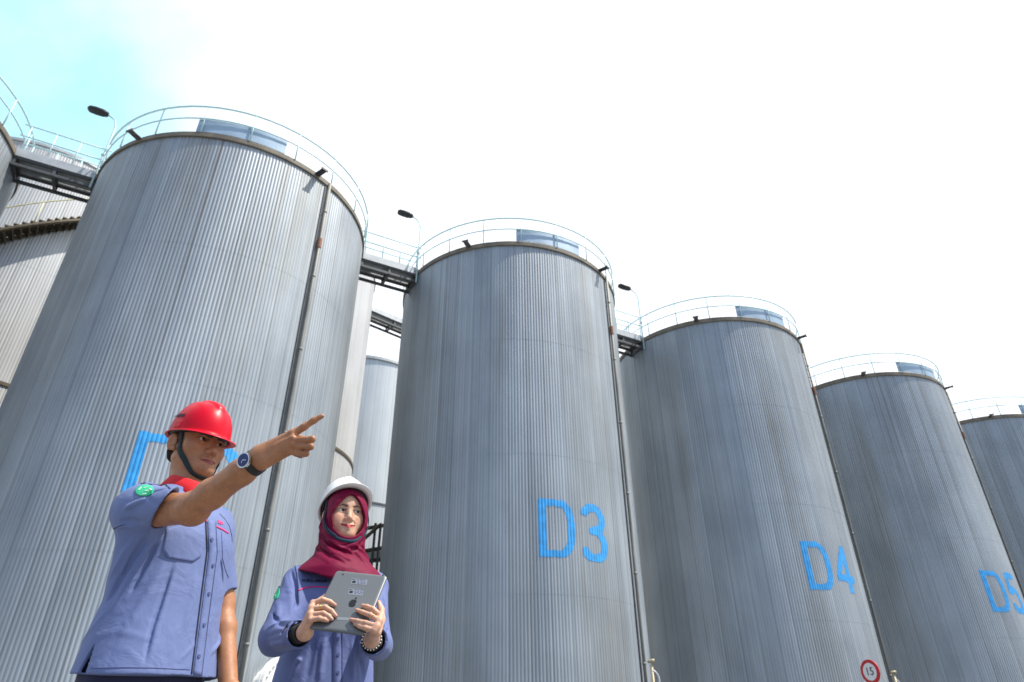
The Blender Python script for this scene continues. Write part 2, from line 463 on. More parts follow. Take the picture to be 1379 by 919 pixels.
def make_tank():
    root = empty('storage_tank')
    ribbed(TR, 0, TZ+.02, M_WALL, root)
    mb = MB()      # overhanging rim
    mb.lathe([(TR-.05, TZ-.005), (TR+.065, TZ-.005), (TR+.07, TZ+.02), (TR+.07, TZ+.10), (TR+.045, TZ+.11), (TR+.045, TZ+.20), (TR+.02, TZ+.22), (TR-.1, TZ+.23)], 144)
    mb.build('rim', M_RIM, root, smooth=False)
    mb = MB(); mb.lathe([(TR+.03, TZ+.215), (0.02, TZ+.9)], 72)
    mb.build('roof', M_ROOF, root, smooth=True)
    # railing: top rail, middle rail, posts
    RR = TR+.07
    mb = MB()
    ring_rail(mb, RR, TZ+1.32, .032); ring_rail(mb, RR, TZ+.78, .024)
    rail = mb.build('railing', M_RAIL, root, smooth=True)
    for i in range(20):
        a = 2*PI*(i+.35)/20
        mb = MB()
        mb.tube([(RR*math.sin(a), -RR*math.cos(a), TZ+.18), (RR*math.sin(a), -RR*math.cos(a), TZ+1.32)], .022, 6)
        mb.build('rail_post', M_RAIL, rail, smooth=True)
    # sheet fixed behind the railing
    mb = MB()
    r0 = RR-.06
    mb.lathe([(r0, TZ+.25), (r0, TZ+.80), (r0-.015, TZ+.80), (r0-.015, TZ+.25)], 20, math.radians(4), math.radians(38))
    mb.build('rail_panel', M_PANEL, root)
    # lifting lugs on the rim
    for deg in (-19, 53):
        a = math.radians(deg)
        d = Vector((math.sin(a), -math.cos(a), 0)); tn = Vector((math.cos(a), math.sin(a), 0))
        mb = MB()
        p = d*(TR+.04)+Vector((0, 0, TZ+.13))
        mb.bar(p, p+d*.40, .20, .025)
        mb.bar(p-Vector((0, 0, .06)), p+d*.36, .025, .06)
        mb.bar(p+d*.40-tn*.13, p+d*.40+tn*.13, .03, .07)
        mb.build('rim_bracket', M_LUG if deg < 0 else M_DARK, root)
    # downpipe in its channel
    a = math.radians(59.5)
    d = Vector((math.sin(a), -math.cos(a), 0)); tn = Vector((math.cos(a), math.sin(a), 0))
    mb = MB(); q = d*(TR+.10)
    mb.tube([q+Vector((0, 0, z)) for z in (.25, 4, 8, 12, TZ+.1)], .05, 10)
    for z in (2.5, 5.1, 7.7, 10.3, 12.9, 15.5):
        mb.tube([q+Vector((0, 0, z)), q+Vector((0, 0, z+.07))], .059, 10)
    dp = mb.build('downpipe', M_PIPE, root, smooth=True)
    mb = MB(); q2 = d*(TR+.02)-tn*.10
    mb.bar(q2+Vector((0, 0, .2)), q2+Vector((0, 0, TZ-.02)), .05, .03, upv=d)
    mb.build('downpipe_channel', M_DARK, root)
    mb = MB(); mb.tube([q+Vector((0, 0, 14.05)), q+Vector((0, 0, 14.4))], .07, 10)
    mb.build('rusty_coupling', M_RUST, dp)
    # round manway on the lower shell
    a = math.radians(71)
    d = Vector((math.sin(a), -math.cos(a), 0)); tn = Vector((math.cos(a), math.sin(a), 0)); up = Vector((0, 0, 1))
    c = d*(TR+.02)+up*1.60
    mb = MB()
    def disc(mb, c, r, dep, n=40):
        P = [c+(tn*math.cos(2*PI*k/n)+up*math.sin(2*PI*k/n))*r for k in range(n)]
        Q = [p+d*dep for p in P]
        mb.add(P+Q, [(k, (k+1) % n, n+(k+1) % n, n+k) for k in range(n)]+[tuple(range(n, 2*n))])
    disc(mb, c-d*.1, .52, .36)
    disc(mb, c+d*.26, .74, .07)
    mw = mb.build('manway', M_WHITE, root)
    mb = MB(); disc(mb, c+d*.345, .72, .06); mb.build('manway_cover', M_WHITE, mw)
    for k in range(28):
        g = 2*PI*k/28
        p = c+d*.40+(tn*math.cos(g)+up*math.sin(g))*.635
        mb = MB(); mb.tube([p, p+d*.035], .022, 6); mb.build('bolt', M_GALV, mw)
    return root

tank0 = make_tank()
labels = {
 1: 'ribbed grey tank cut off by the left edge, beside the first walkway',
 2: 'largest grey ribbed tank, behind the man in the red helmet',
 3: 'grey ribbed tank with blue D3 painted on its side',
 4: 'grey ribbed tank with blue D4 painted on its side',
 5: 'grey ribbed tank with blue D5 painted on its side',
 6: 'farthest grey ribbed tank, cut off by the right edge beyond D5',
}
for i in (1, 2, 3, 4, 5, 6):
    t = tank0 if i == 1 else copy_tree(tank0, None, () if i == 2 else ('manway',))
    if i == 1:
        pass
    t.location = (*TC[i], 0)
    tag(t, labels[i], 'storage tank', 'ribbed storage tanks in the front row')
    if i in (2, 3, 4, 5):
        number_part('D%d' % i, t, deg=16.4 if i == 2 else 11.0)

# rear row: taller and paler tanks
RZ = 22.68
def rear_tank(i, label):
    c = (TC[i][0]-2.1, TC[i][1]+10.8)
    root = empty('storage_tank', (*c, 0))
    tag(root, label, 'storage tank', 'tall pale tanks in the rear row')
    ribbed(TR, 0, RZ, M_REAR, root, nrib=270, amp=.006)
    mb = MB(); mb.lathe([(TR-.05, RZ-.01), (TR+.07, RZ-.01), (TR+.07, RZ+.13), (TR-.1, RZ+.16), (.02, RZ+1.0)], 96)
    mb.build('rim', M_GALV, root)
    mb = MB(); mb.lathe([(TR+.02, 11.80), (TR+.06, 11.80), (TR+.06, 11.93), (TR+.02, 11.93)], 96)
    mb.build('band', M_BRONZE, root)
    return root
r1 = rear_tank(1, 'pale rear tank with a brown stair winding round it, left background')
r2 = rear_tank(2, 'pale rear tank showing as a strip behind the largest grey tank')
# stair winding round the first rear tank
st = MB(); hr = MB(); stg = MB()
a0, a1, z0, z1 = math.radians(-12), math.radians(72), 14.65, 20.75
ns = 34
for k in range(ns):
    a = a0+(a1-a0)*(k+.5)/ns; z = z0+(z1-z0)*(k+.5)/ns
    d = Vector((math.sin(a), -math.cos(a), 0)); tn = Vector((math.cos(a), math.sin(a), 0))
    p = d*(TR+.42)+Vector((0, 0, z))
    st.bar(p-tn*.14, p+tn*.14, .78, .05)
    st.bar(p+tn*.14+Vector((0, 0, -.09)), p+tn*.155+Vector((0, 0, -.09)), .78, .20)
st.build('stair_tread', M_BRONZE, r1)
for Rr in (TR+.06, TR+.80):
    pts = []
    for k in range(41):
        a = a0+(a1-a0)*k/40; z = z0+(z1-z0)*k/40-.13
        pts.append((Rr*math.sin(a), -Rr*math.cos(a), z))
    stg.tube(pts, .085, 6)
stg.build('stair_stringer', M_BRONZE, r1)
pts = [((TR+.8)*math.sin(a0+(a1-a0)*k/40), -(TR+.8)*math.cos(a0+(a1-a0)*k/40), z0+(z1-z0)*k/40+1.05) for k in range(41)]
hr.tube(pts, .028, 6)
for k in range(0, 41, 8):
    hr.tube([pts[k], Vector(pts[k])-Vector((0, 0, 1.1))], .02, 6)
hr.build('stair_handrail', M_YEL, r1, smooth=True)

# stainless vessel seen in the gap
stc = (-11.1, 44.6)
sroot = empty('steel_vessel', (*stc, 0))
tag(sroot, 'smooth stainless steel vessel in the gap behind the woman', 'steel vessel')
mb = MB(); mb.lathe([(4.6, 0), (4.6, 23.4)], 96); mb.build('shell', M_STEEL, sroot, smooth=True)
mb = MB(); mb.lathe([(4.6, 23.3), (4.72, 23.3), (4.72, 23.5), (4.4, 23.6), (.02, 25)], 96); mb.build('roof', M_GALV, sroot)
mb = MB()
for z in (13.2, 7.0): mb.lathe([(4.6, z), (4.66, z), (4.66, z+.12), (4.6, z+.12)], 96)
mb.build('band', M_DARK, sroot)

# ------------------------------------------------------------------ walkways between tanks
def walkway(p, q, zd, label, w=.95, rails=True, group='walkways between tank tops'):
    p = Vector((*p, 0)); q = Vector((*q, 0))
    u = (q-p).normalized(); v = Vector((-u.y, u.x, 0)); Ln_ = (q-p).length
    root = empty('walkway', (p.x, p.y, zd))
    tag(root, label, 'walkway', group)
    z = Vector((0, 0, 1)); h = w/2
    def W(s, t, zz): return u*s+v*t+z*zz
    mb = MB()
    mb.bar(W(0, 0, 0), W(Ln_, 0, 0), w-.12, .05)
    mb.build('deck', M_GALV, root)
    mb = MB()
    for t in (-h, h): mb.bar(W(0, t, .0), W(Ln_, t, .0), .07, .30)
    mb.build('edge_beam', M_GALV, root)
    mb = MB()
    for t in (-h+.05, h-.05):
        mb.bar(W(0, t, -.46), W(Ln_, t, -.46), .09, .10)
        mb.bar(W(0, t, -.19), W(Ln_, t, -.19), .07, .07)
        for k in range(3):
            s = .06+(Ln_-.12)*k/2
            mb.bar(W(s, t, -.44), W(s, t, -.16), .07, .09, upv=u)
    for k in range(3):
        s = .06+(Ln_-.12)*k/2
        mb.bar(W(s, -h, -.46), W(s, h, -.46), .07, .07)
        mb.bar(W(s, -h, -.19), W(s, h, -.19), .07, .07)
    mb.build('truss', M_DARK, root)
    if rails:
        for t in (-h, h):
            mb = MB()
            for zz in (1.2, .72): mb.tube([W(-.1, t, zz), W(Ln_+.1, t, zz)], .026, 6)
            n = 4
            for k in range(n):
                s = .1+(Ln_-.2)*k/(n-1)
                mb.tube([W(s, t, .1), W(s, t, 1.2)], .022, 6)
            mb.build('railing', M_RAIL, root, smooth=True)
    return root
def between(i, j, off, zd, label, **k):
    a, b = Vector(TC[i]), Vector(TC[j])
    u = (b-a).normalized(); v = Vector((-u.y, u.x))
    s = math.sqrt(TR**2-off**2)
    return walkway(a+u*(s-.02)+v*off, b-u*(s-.02)+v*off, zd, label, **k)
between(1, 2, -.2, TZ+.15, 'railed walkway at top left, between the cut-off tank and the largest tank')
between(2, 3, -.2, TZ+.15, 'railed walkway joining the largest tank to the D3 tank')
between(3, 4, -.2, TZ+.15, 'railed walkway joining the D3 and D4 tanks')
between(4, 5, -.2, TZ+.15, 'railed walkway between the D4 and D5 tanks')
c2 = (TC[2][0]-2.1, TC[2][1]+10.8); c3 = (TC[3][0]-2.1, TC[3][1]+10.8)
walkway((-8.2, 31.3), (-5.8, 33.5), 21.35, 'lower dark walkway high in the gap left of the D3 tank', rails=False)

# ------------------------------------------------------------------ flood lamps on the tank rims
def lamp(i, label):
    a = math.radians(-52)
    r = TR+.12
    root = empty('flood_lamp', (TC[i][0]+r*math.sin(a), TC[i][1]-r*math.cos(a), TZ-.2))
    tag(root, label, 'lamp', 'lamps on the tank tops')
    mb = MB()
    mb.tube([(0, 0, -.25), (0, 0, 1.3), (0, 0, 2.55), (-.10, -.04, 2.9), (-.35, -.12, 3.08)], .03, 8)
    mb.build('pole', M_RAIL, root, smooth=True)
    for zz in (.35, 1.2):
        mb = MB(); mb.box((0, 0, zz), (.10, .10, .07)); mb.build('clamp', M_GALV, root)
    # shallow dark lantern: rounded slab, thicker at the socket
    mb = MB()
    d = Vector((-.93, -.33, .12)).normalized(); p0 = Vector((-.33, -.115, 3.08))
    sd = Vector((.33, -.94, 0)).normalized(); upv = d.cross(sd).normalized()
    if upv.z < 0: upv = -upv
    secs = [(0, .05, .05), (.05, .11, .10), (.2, .15, .13), (.42, .16, .13), (.60, .14, .11), (.67, .08, .06)]
    V = []; n = 12
    for s_, hw, hh in secs:
        for k in range(n):
            g_ = 2*PI*k/n
            V.append(p0+d*s_+sd*hw*math.cos(g_)+upv*hh*math.sin(g_))
    F = [(j*n+k, j*n+(k+1) % n, (j+1)*n+(k+1) % n, (j+1)*n+k) for j in range(len(secs)-1) for k in range(n)]
    F += [tuple(range(n)), tuple((len(secs)-1)*n+k for k in range(n))]
    mb.add(V, F)
    mb.build('lamp_head', M_LAMP, root, smooth=True)
lamp(2, 'dark lamp on a bent pole at the left rim of the largest tank')
lamp(3, 'dark lamp on a bent pole at the left rim of the D3 tank')
lamp(4, 'dark lamp on a bent pole at the left rim of the D4 tank')

# ------------------------------------------------------------------ speed sign, standpipes, pipework
def sign():
    P = Vector(at(1172.5, 905, 22.0))
    root = empty('speed_sign', (P.x, P.y, 0))
    tag(root, 'round red and white speed limit sign reading 15 in front of the D4 tank', 'sign')
    red = simple('sign_red', (.55, .02, .03), .45); wht = simple('sign_white', (.8, .8, .8), .4); blk = simple('sign_black', (.02, .02, .02), .5)
    f = Vector((-.92, -.40, 0)).normalized(); sx = Vector((-f.y, f.x, 0)); z = Vector((0, 0, 1))
    def dsk(r, o, th, m, nm, par):
        mb = MB(); n = 40; c = z*P.z+f*o
        A = [c+(sx*math.cos(2*PI*k/n)+z*math.sin(2*PI*k/n))*r for k in range(n)]
        B = [p-f*th for p in A]
        mb.add(A+B, [tuple(range(n)), tuple(range(2*n-1, n-1, -1))]+[(k, n+k, n+(k+1) % n, (k+1) % n) for k in range(n)])
        return mb.build(nm, m, par)
    dr = dsk(.33, .03, .03, red, 'disc', root)
    dsk(.235, .036, .004, wht, 'white_field', dr)
    cu = bpy.data.curves.new('numerals', 'FONT'); cu.body = '15'; cu.align_x = 'CENTER'; cu.align_y = 'CENTER'; cu.size = .30; cu.extrude = .002
    to = bpy.data.objects.new('numerals_src', cu); COL.objects.link(to)
    bpy.context.view_layer.update()
    me = bpy.data.meshes.new_from_object(to)
    bpy.data.objects.remove(to)
    R3 = Matrix((sx, z, f)).transposed()
    for v in me.vertices:
        v.co = R3 @ v.co + z*P.z + f*.042
    me.materials.clear(); me.materials.append(blk)
    o = bpy.data.objects.new('numerals', me); COL.objects.link(o); o.parent = dr
    mb = MB(); mb.tube([(0, 0, 0), (0, 0, P.z+.3)], .035, 10); po = mb.build('post', simple('sign_post_orange', (.5, .10, .05), .5), root, smooth=True)
sign()

def standpipe(px, py, Y, label):
    P = Vector(at(px, py, Y))
    root = empty('standpipe', (P.x, P.y, 0))
    tag(root, label, 'pipe', 'capped standpipes between the tanks')
    h = P.z
    brass = simple('weathered_brass', (.36, .31, .20), .5, .2, .25, 12)
    mb = MB(); mb.tube([(0, 0, 0), (0, 0, h-.10)], .045, 12); mb.build('riser', brass, root, smooth=True)
    mb = MB()
    mb.tube([(.16, .03, 0), (.16, .03, h-.42), (.13, .025, h-.34), (.07, .01, h-.27), (.0, 0, h-.24)], .045, 12)
    mb.build('branch_pipe', M_GALV, root, smooth=True)
    mb = MB(); mb.tube([(-.10, 0, h-.02), (-.06, 0, h), (.02, 0, h+.01), (.09, 0, h+.01)], [.03, .04, .055, .06], 12)
    mb.build('valve_head', brass, root, smooth=True)
standpipe(877, 891, 20.8, 'capped standpipe at the foot of the D3 tank, against dark D4')
standpipe(1203, 906, 26.5, 'capped standpipe at the foot of the D4 tank, against dark D5')

# pipework in the gap behind the woman
root = empty('pipe_rack', (*at(505, 760, 26.0)[:2], 0))
tag(root, 'dark pipe rack with two levels in the gap behind the woman', 'pipe rack')
bz = Vector(root.location)
def L3(px, py, Y): return Vector(at(px, py, Y))-bz
mb = MB()
for px in (506, 513):
    a = L3(px, 705, 26.0); mb.bar((a.x, a.y, 0), a, .09, .09, upv=(0, 1, 0))
mb.build('post', M_DARK, root)
mb = MB()
for py in (712, 742, 757):
    mb.tube([L3(480, py+2, 26.0), L3(517, py-4, 26.2)], .075, 10)
mb.tube([L3(480, 735, 25.8), L3(512, 707, 25.9)], .07, 8)
mb.build('pipe_run', M_BRONZE, root, smooth=True)
mb = MB(); mb.tube([L3(478, 750, 26.4), L3(516, 748, 26.6)], .26, 12)
mb.build('white_pipe', M_WHITE, root, smooth=True)

# ================================================================== organic surfaces
# a small implicit-surface modeller: round cones, ellipsoids and lofts blended smoothly, then meshed
F32 = np.float32
def V3(*a): return np.array(a, dtype=float)
def unit(v):
    v = np.asarray(v, float); return v/np.linalg.norm(v)

class Frame:
    def __init__(s, o, x, y, z, sc=1.0):
        s.o = np.asarray(o, float); s.R = np.stack([x, y, z], 1); s.s = sc
    def w(s, *v):
        return s.o+s.R @ (np.array(v, float)*s.s)
    def d(s, *v):
        return s.R @ np.array(v, float)
    def loc(s, P):
        return ((np.asarray(P)-s.o) @ s.R)/s.s

def body_frame(o, az, pitch=0.0, roll=0.0, sc=1.0):
    """x = the person's left, y = forward, z = up; az from -Y towards +X"""
    a = math.radians(az)
    f = V3(math.sin(a), -math.cos(a), 0); l = V3(-f[1], f[0], 0); u = V3(0, 0, 1)
    p = math.radians(pitch); r = math.radians(roll)
    f, u = f*math.cos(p)+u*math.sin(p), u*math.cos(p)-f*math.sin(p)
    l, u = l*math.cos(r)+u*math.sin(r), u*math.cos(r)-l*math.sin(r)
    return Frame(o, l, f, u, sc)

def smin(a, b, k):
    if k <= 0: return np.minimum(a, b)
    h = np.maximum(k-np.abs(a-b), 0)/k
    return np.minimum(a, b)-h*h*k*.25

class Field:
    def __init__(s): s.ops = []
    def rc(s, a, b, ra, rb, k=.01, mode='u'):
        a = np.asarray(a, float); b = np.asarray(b, float); ba = b-a; l2 = float(ba @ ba)+1e-12
        def fn(P):
            q = P-a
            t = np.clip((q @ ba)/l2, 0, 1)
            e = q-t[:, None]*ba
            return np.sqrt(np.einsum('ij,ij->i', e, e))-(ra+(rb-ra)*t)
        s.ops.append((fn, (a+b)/2, math.sqrt(l2)/2+max(ra, rb), k, mode)); return s
    def ch(s, pts, rs, k=.01, mode='u'):
        for i in range(len(pts)-1):
            s.rc(pts[i], pts[i+1], rs[i], rs[i+1], k, mode)
        return s
    def sp(s, c, r, k=.01, mode='u'):
        return s.rc(c, np.asarray(c)+1e-5, r, r, k, mode)
    def el(s, c, r, R=None, k=.01, mode='u'):
        c = np.asarray(c, float); r = np.asarray(r, float); R = np.eye(3) if R is None else R
        def fn(P):
            q = (P-c) @ R
            k0 = np.sqrt((q*q/(r*r)).sum(1)); k1 = np.sqrt((q*q/(r**4)).sum(1))+1e-9
            return k0*(k0-1)/k1
        s.ops.append((fn, c, float(r.max()), k, mode)); return s
    def loft(s, fr, zs, a, b, cy=None, cx=None, n=2.4, k=.01, mode='u', grow=0.0):
        zs = np.array(zs, float); cy = np.zeros_like(zs) if cy is None else np.array(cy, float)
        cx = np.zeros_like(zs) if cx is None else np.array(cx, float)
        zz = np.linspace(zs[0], zs[-1], 121)
        def sm(v):
            y = np.interp(zz, zs, v); ker = np.hanning(19); ker /= ker.sum()
            yp = np.concatenate([2*y[0]-y[9:0:-1], y, 2*y[-1]-y[-2:-11:-1]])
            return np.convolve(yp, ker, 'valid')
        A, B, CY, CX = sm(np.array(a)+grow), sm(np.array(b)+grow), sm(cy), sm(cx)
        def fn(P):
            q = fr.loc(P)
            z = q[:, 2]
            x = q[:, 0]-np.interp(z, zz, CX); y = q[:, 1]-np.interp(z, zz, CY)
            aa = np.interp(z, zz, A); bb = np.interp(z, zz, B)
            kk = ((np.abs(x)/aa)**n+(np.abs(y)/bb)**n)**(1/n)
            r = np.hypot(x, y)
            d = np.where(kk > 1e-3, r-r/np.maximum(kk, 1e-3), -np.minimum(aa, bb))
            return np.maximum(d, np.maximum(z-zz[-1], zz[0]-z))
        c = fr.w(0, 0, (zs[0]+zs[-1])/2)
        s.ops.append((fn, c, math.hypot((zs[-1]-zs[0])/2, max(max(a), max(b))+.06), k, mode)); return s
    def fn(s, f, c, r, k=.01, mode='u'):
        s.ops.append((f, np.asarray(c, float), r, k, mode)); return s
    def sub(s, other):
        """the whole of another field as one shape"""
        return other
    def stroke(s, pts, w, amp):
        """a raised (amp > 0) or sunk fold along a line of points on the surface, fading at its ends"""
        pts = [np.asarray(p, float) for p in pts]
        L_ = np.cumsum([0]+[np.linalg.norm(pts[i+1]-pts[i]) for i in range(len(pts)-1)]); T = L_[-1]
        def f(P):
            best = np.full(len(P), 9.0); par = np.zeros(len(P))
            for i in range(len(pts)-1):
                ba = pts[i+1]-pts[i]; q = P-pts[i]
                t = np.clip((q @ ba)/(ba @ ba+1e-12), 0, 1)
                e = q-t[:, None]*ba; d = np.sqrt((e*e).sum(1))
                m = d < best
                best = np.where(m, d, best); par = np.where(m, (L_[i]+t*(L_[i+1]-L_[i]))/T, par)
            tap = np.clip(np.minimum(par, 1-par)*4+.12, 0, 1)
            return -amp*tap*np.exp(-(best/w)**2)
        c = np.mean(pts, 0); r = max(np.linalg.norm(p-c) for p in pts)+3*w
        s.ops.append((f, c, r, 0, 'd')); return s
    def noise(s, amp, scale, seed, c=(0, 0, 0), r=99, stretch=(1, 1, 1)):
        g = np.random.default_rng(seed)
        K = g.normal(size=(9, 3)); K = K/np.linalg.norm(K, axis=1)[:, None]*scale*g.uniform(.5, 1.6, (9, 1))*np.array(stretch)
        ph = g.uniform(0, 6.28, 9)
        def f(P):
            Q = P+.12/scale*np.sin(P[:, [1, 2, 0]]*scale*.7+1.3)
            v = np.sin(Q @ K.T+ph).sum(1)/3
            return amp*v
        s.ops.append((f, np.asarray(c, float), r, 0, 'd')); return s
    def eval(s, P, ops=None):
        P = np.asarray(P, float)
        d = np.full(len(P), 1.0)
        for fn, c, r, k, mode in (s.ops if ops is None else ops):
            e = fn(P)
            if mode == 'u': d = smin(d, e, k)
            elif mode == 's': d = -smin(-d, e, k)
            elif mode == 'i': d = -smin(-d, -e, k)
            else: d = d+e
        return d
    def near(s, c, rad):
        o = []
        for op in s.ops:
            if op[4] == 'i' or np.linalg.norm(op[1]-c) < op[2]+rad+op[3]+.015:
                o.append(op)
        return o
    def grad(s, P, e=.0012):
        g = np.stack([s.eval(P+np.eye(3)[i]*e)-s.eval(P-np.eye(3)[i]*e) for i in range(3)], 1)
        return g/(np.linalg.norm(g, axis=1)[:, None]+1e-12)
    def snap(s, P, off=0.0, it=6):
        P = np.array(P, float)
        for _ in range(it):
            P = P-s.grad(P)*(s.eval(P)-off)[:, None]*.9
        return P
    def hit(s, pp, off=0.0, t0=.9, it=110):
        """where sight lines meet the surface"""
        D = np.array([ray(*p) for p in pp]); t = np.full(len(D), t0)
        bt = t.copy(); bd = np.full(len(D), 9.0)
        for _ in range(it):
            d = s.eval(CAMP+D*t[:, None])-off
            m = np.abs(d) < bd; bd = np.where(m, np.abs(d), bd); bt = np.where(m, t, bt)
            t = np.minimum(t+.7*d, 6)
        P = CAMP+D*bt[:, None]
        miss = bd > .003
        if miss.any():           # sight lines that just pass the edge: nearest point of the surface
            P[miss] = s.snap(P[miss], off, 10)
        return P

def polygonize(field, lo, hi, h, B=20, warp=None, stretch=1.0):
    lo = np.asarray(lo, float); hi = np.asarray(hi, float)
    nb = np.ceil((hi-lo)/(B*h)).astype(int)
    g = [np.arange(n) for n in nb]
    bi = np.stack(np.meshgrid(*g, indexing='ij'), -1).reshape(-1, 3)
    cen = lo+(bi+.5)*B*h
    hd = B*h*.87
    wc = cen if warp is None else warp(cen)
    act = np.abs(field.eval(wc)) < hd*1.45*(1 if warp is None else np.where(wc[:, 2] < .8, 3.5, 1.0))+.012
    NY = nb[1]*B+4; NZ = nb[2]*B+4
    ids = []; pos = []; quads = []
    ax = np.arange(B+1)
    gi, gj, gk = np.meshgrid(ax, ax, ax, indexing='ij')
    off = np.stack([gi, gj, gk], -1).reshape(-1, 3)
    corners = [(a, b, c) for a in (0, 1) for b in (0, 1) for c in (0, 1)]
    edges = [(0, 4), (1, 5), (2, 6), (3, 7), (0, 2), (1, 3), (4, 6), (5, 7), (0, 1), (2, 3), (4, 5), (6, 7)]
    CA = np.array(corners, float)
    for b in bi[act]:
        base = b*B
        P = lo+(base+off)*h
        c = lo+(base+B/2)*h
        if warp is not None:
            P = warp(P); c = warp(c[None])[0]
        rad = hd*(1 if warp is None else (3.5 if c[2] < .8 else 1.3))
        d = field.eval(P, field.near(c, rad)).reshape(B+1, B+1, B+1)
        ins = d < 0
        if ins.all() or not ins.any(): continue
        cd = np.stack([d[a:a+B, e:e+B, f:f+B] for a, e, f in corners], -1)
        ci = cd < 0
        mixed = ci.any(-1) & ~ci.all(-1)
        idx = np.argwhere(mixed)
        v = cd[mixed]; s_ = v < 0
        acc = np.zeros((len(v), 3)); cnt = np.zeros(len(v))
        for a, e in edges:
            m = s_[:, a] != s_[:, e]
            t = np.where(m, v[:, a]/np.where(m, v[:, a]-v[:, e], 1), 0)
            acc += np.where(m[:, None], CA[a]+(CA[e]-CA[a])*t[:, None], 0); cnt += m
        pos.append(lo+(base+idx+acc/cnt[:, None])*h)
        q = base+idx+2
        ids.append((q[:, 0]*NY+q[:, 1])*NZ+q[:, 2])
        for axis in range(3):
            A = ins[:B, :B, :B]
            Bn = (ins[1:, :B, :B], ins[:B, 1:, :B], ins[:B, :B, 1:])[axis]
            e = np.argwhere(A != Bn)
            if not len(e): continue
            fl = A[tuple(e.T)]
            q = base+e+2
            u, w = [(1, 2), (2, 0), (0, 1)][axis]
            U = np.zeros(3, int); U[u] = 1; W = np.zeros(3, int); W[w] = 1
            def cid(qq): return (qq[:, 0]*NY+qq[:, 1])*NZ+qq[:, 2]
            Q = np.stack([cid(q-U-W), cid(q-W), cid(q), cid(q-U)], 1)
            Q[~fl] = Q[~fl][:, ::-1]
            quads.append(Q)
    ids = np.concatenate(ids); pos = np.concatenate(pos); quads = np.concatenate(quads)
    o = np.argsort(ids); sid = ids[o]
    k = np.searchsorted(sid, quads); k = np.clip(k, 0, len(sid)-1)
    ok = (sid[k] == quads).all(1)
    if warp is not None: pos = warp(pos)
    return pos, o[k[ok]]

def np_mesh(name, V, Q, mat, parent=None, cols=None, smooth=True):
    me = bpy.data.meshes.new(name)
    V = np.asarray(V, F32); Q = np.asarray(Q, np.int32)
    me.vertices.add(len(V)); me.vertices.foreach_set('co', V.ravel())
    n = Q.shape[1]
    me.loops.add(Q.size); me.loops.foreach_set('vertex_index', Q.ravel())
    me.polygons.add(len(Q)); me.polygons.foreach_set('loop_start', np.arange(len(Q), dtype=np.int32)*n)
    me.polygons.foreach_set('loop_total', np.full(len(Q), n, np.int32))
    me.update(calc_edges=True); me.validate()
    if smooth: me.polygons.foreach_set('use_smooth', np.ones(len(me.polygons), bool))
    if cols is not None:
        at_ = me.color_attributes.new('tone', 'FLOAT_COLOR', 'POINT')
        at_.data.foreach_set('color', np.concatenate([cols, np.ones((len(cols), 1))], 1).astype(F32).ravel())
    me.materials.append(mat)
    o = bpy.data.objects.new(name, me); COL.objects.link(o)
    if parent is not None: o.parent = parent
    return o

def relax(V, Q, it=1, f=.5):
    for _ in range(it):
        A = np.zeros_like(V); C = np.zeros(len(V))
        for a, b in ((0, 1), (1, 2), (2, 3), (3, 0)):
            np.add.at(A, Q[:, a], V[Q[:, b]]); np.add.at(C, Q[:, a], 1)
            np.add.at(A, Q[:, b], V[Q[:, a]]); np.add.at(C, Q[:, b], 1)
        V = V+f*(A/np.maximum(C, 1)[:, None]-V)
    return V

def solid(name, field, lo, hi, h, mat, parent, sm=1, warp=None, paint=None):
    V, Q = polygonize(field, lo, hi, h, warp=warp)
    if sm: V = relax(V, Q, sm, .5)
    cols = paint(V) if paint is not None else None
    return np_mesh(name, V, Q, mat, parent, cols)

# ---- trims that lie on cloth: patches, strips and lettering
def thicken(o, t):
    m = o.modifiers.new('thickness', 'SOLIDIFY'); m.thickness = t; m.offset = -1; return o
def cam_sort(V, Q):
    """faces turned to the outside"""
    return Q
def patch(name, field, poly, mat, parent, off=.0018, rings=8, sub=6, thick=.003):
    """star-shaped patch whose outline is given on the cloth"""
    poly = np.array(poly, float); n = len(poly)
    edge = np.concatenate([poly[i]+(poly[(i+1) % n]-poly[i])*np.arange(sub)[:, None]/sub for i in range(n)])
    c = poly.mean(0); m = len(edge)
    pts = [c]+[c+(edge[k]-c)*r/rings for r in range(1, rings+1) for k in range(m)]
    P = field.hit(pts, off)
    F = [(0, 1+(k+1) % m, 1+k) for k in range(m)]
    for r in range(rings-1):
        a = 1+r*m; b = a+m
        F += [(a+k, a+(k+1) % m, b+(k+1) % m, b+k) for k in range(m)]
    # orientation: outward = towards the field's outside
    f0 = F[m+2]; nrm = np.cross(P[f0[1]]-P[f0[0]], P[f0[2]]-P[f0[0]])
    if nrm @ field.grad(P[f0[0]][None])[0] < 0: F = [f[::-1] for f in F]
    mb = MB(); mb.v = P.tolist(); mb.f = F
    return thicken(mb.build(name, mat, parent, smooth=True), thick)
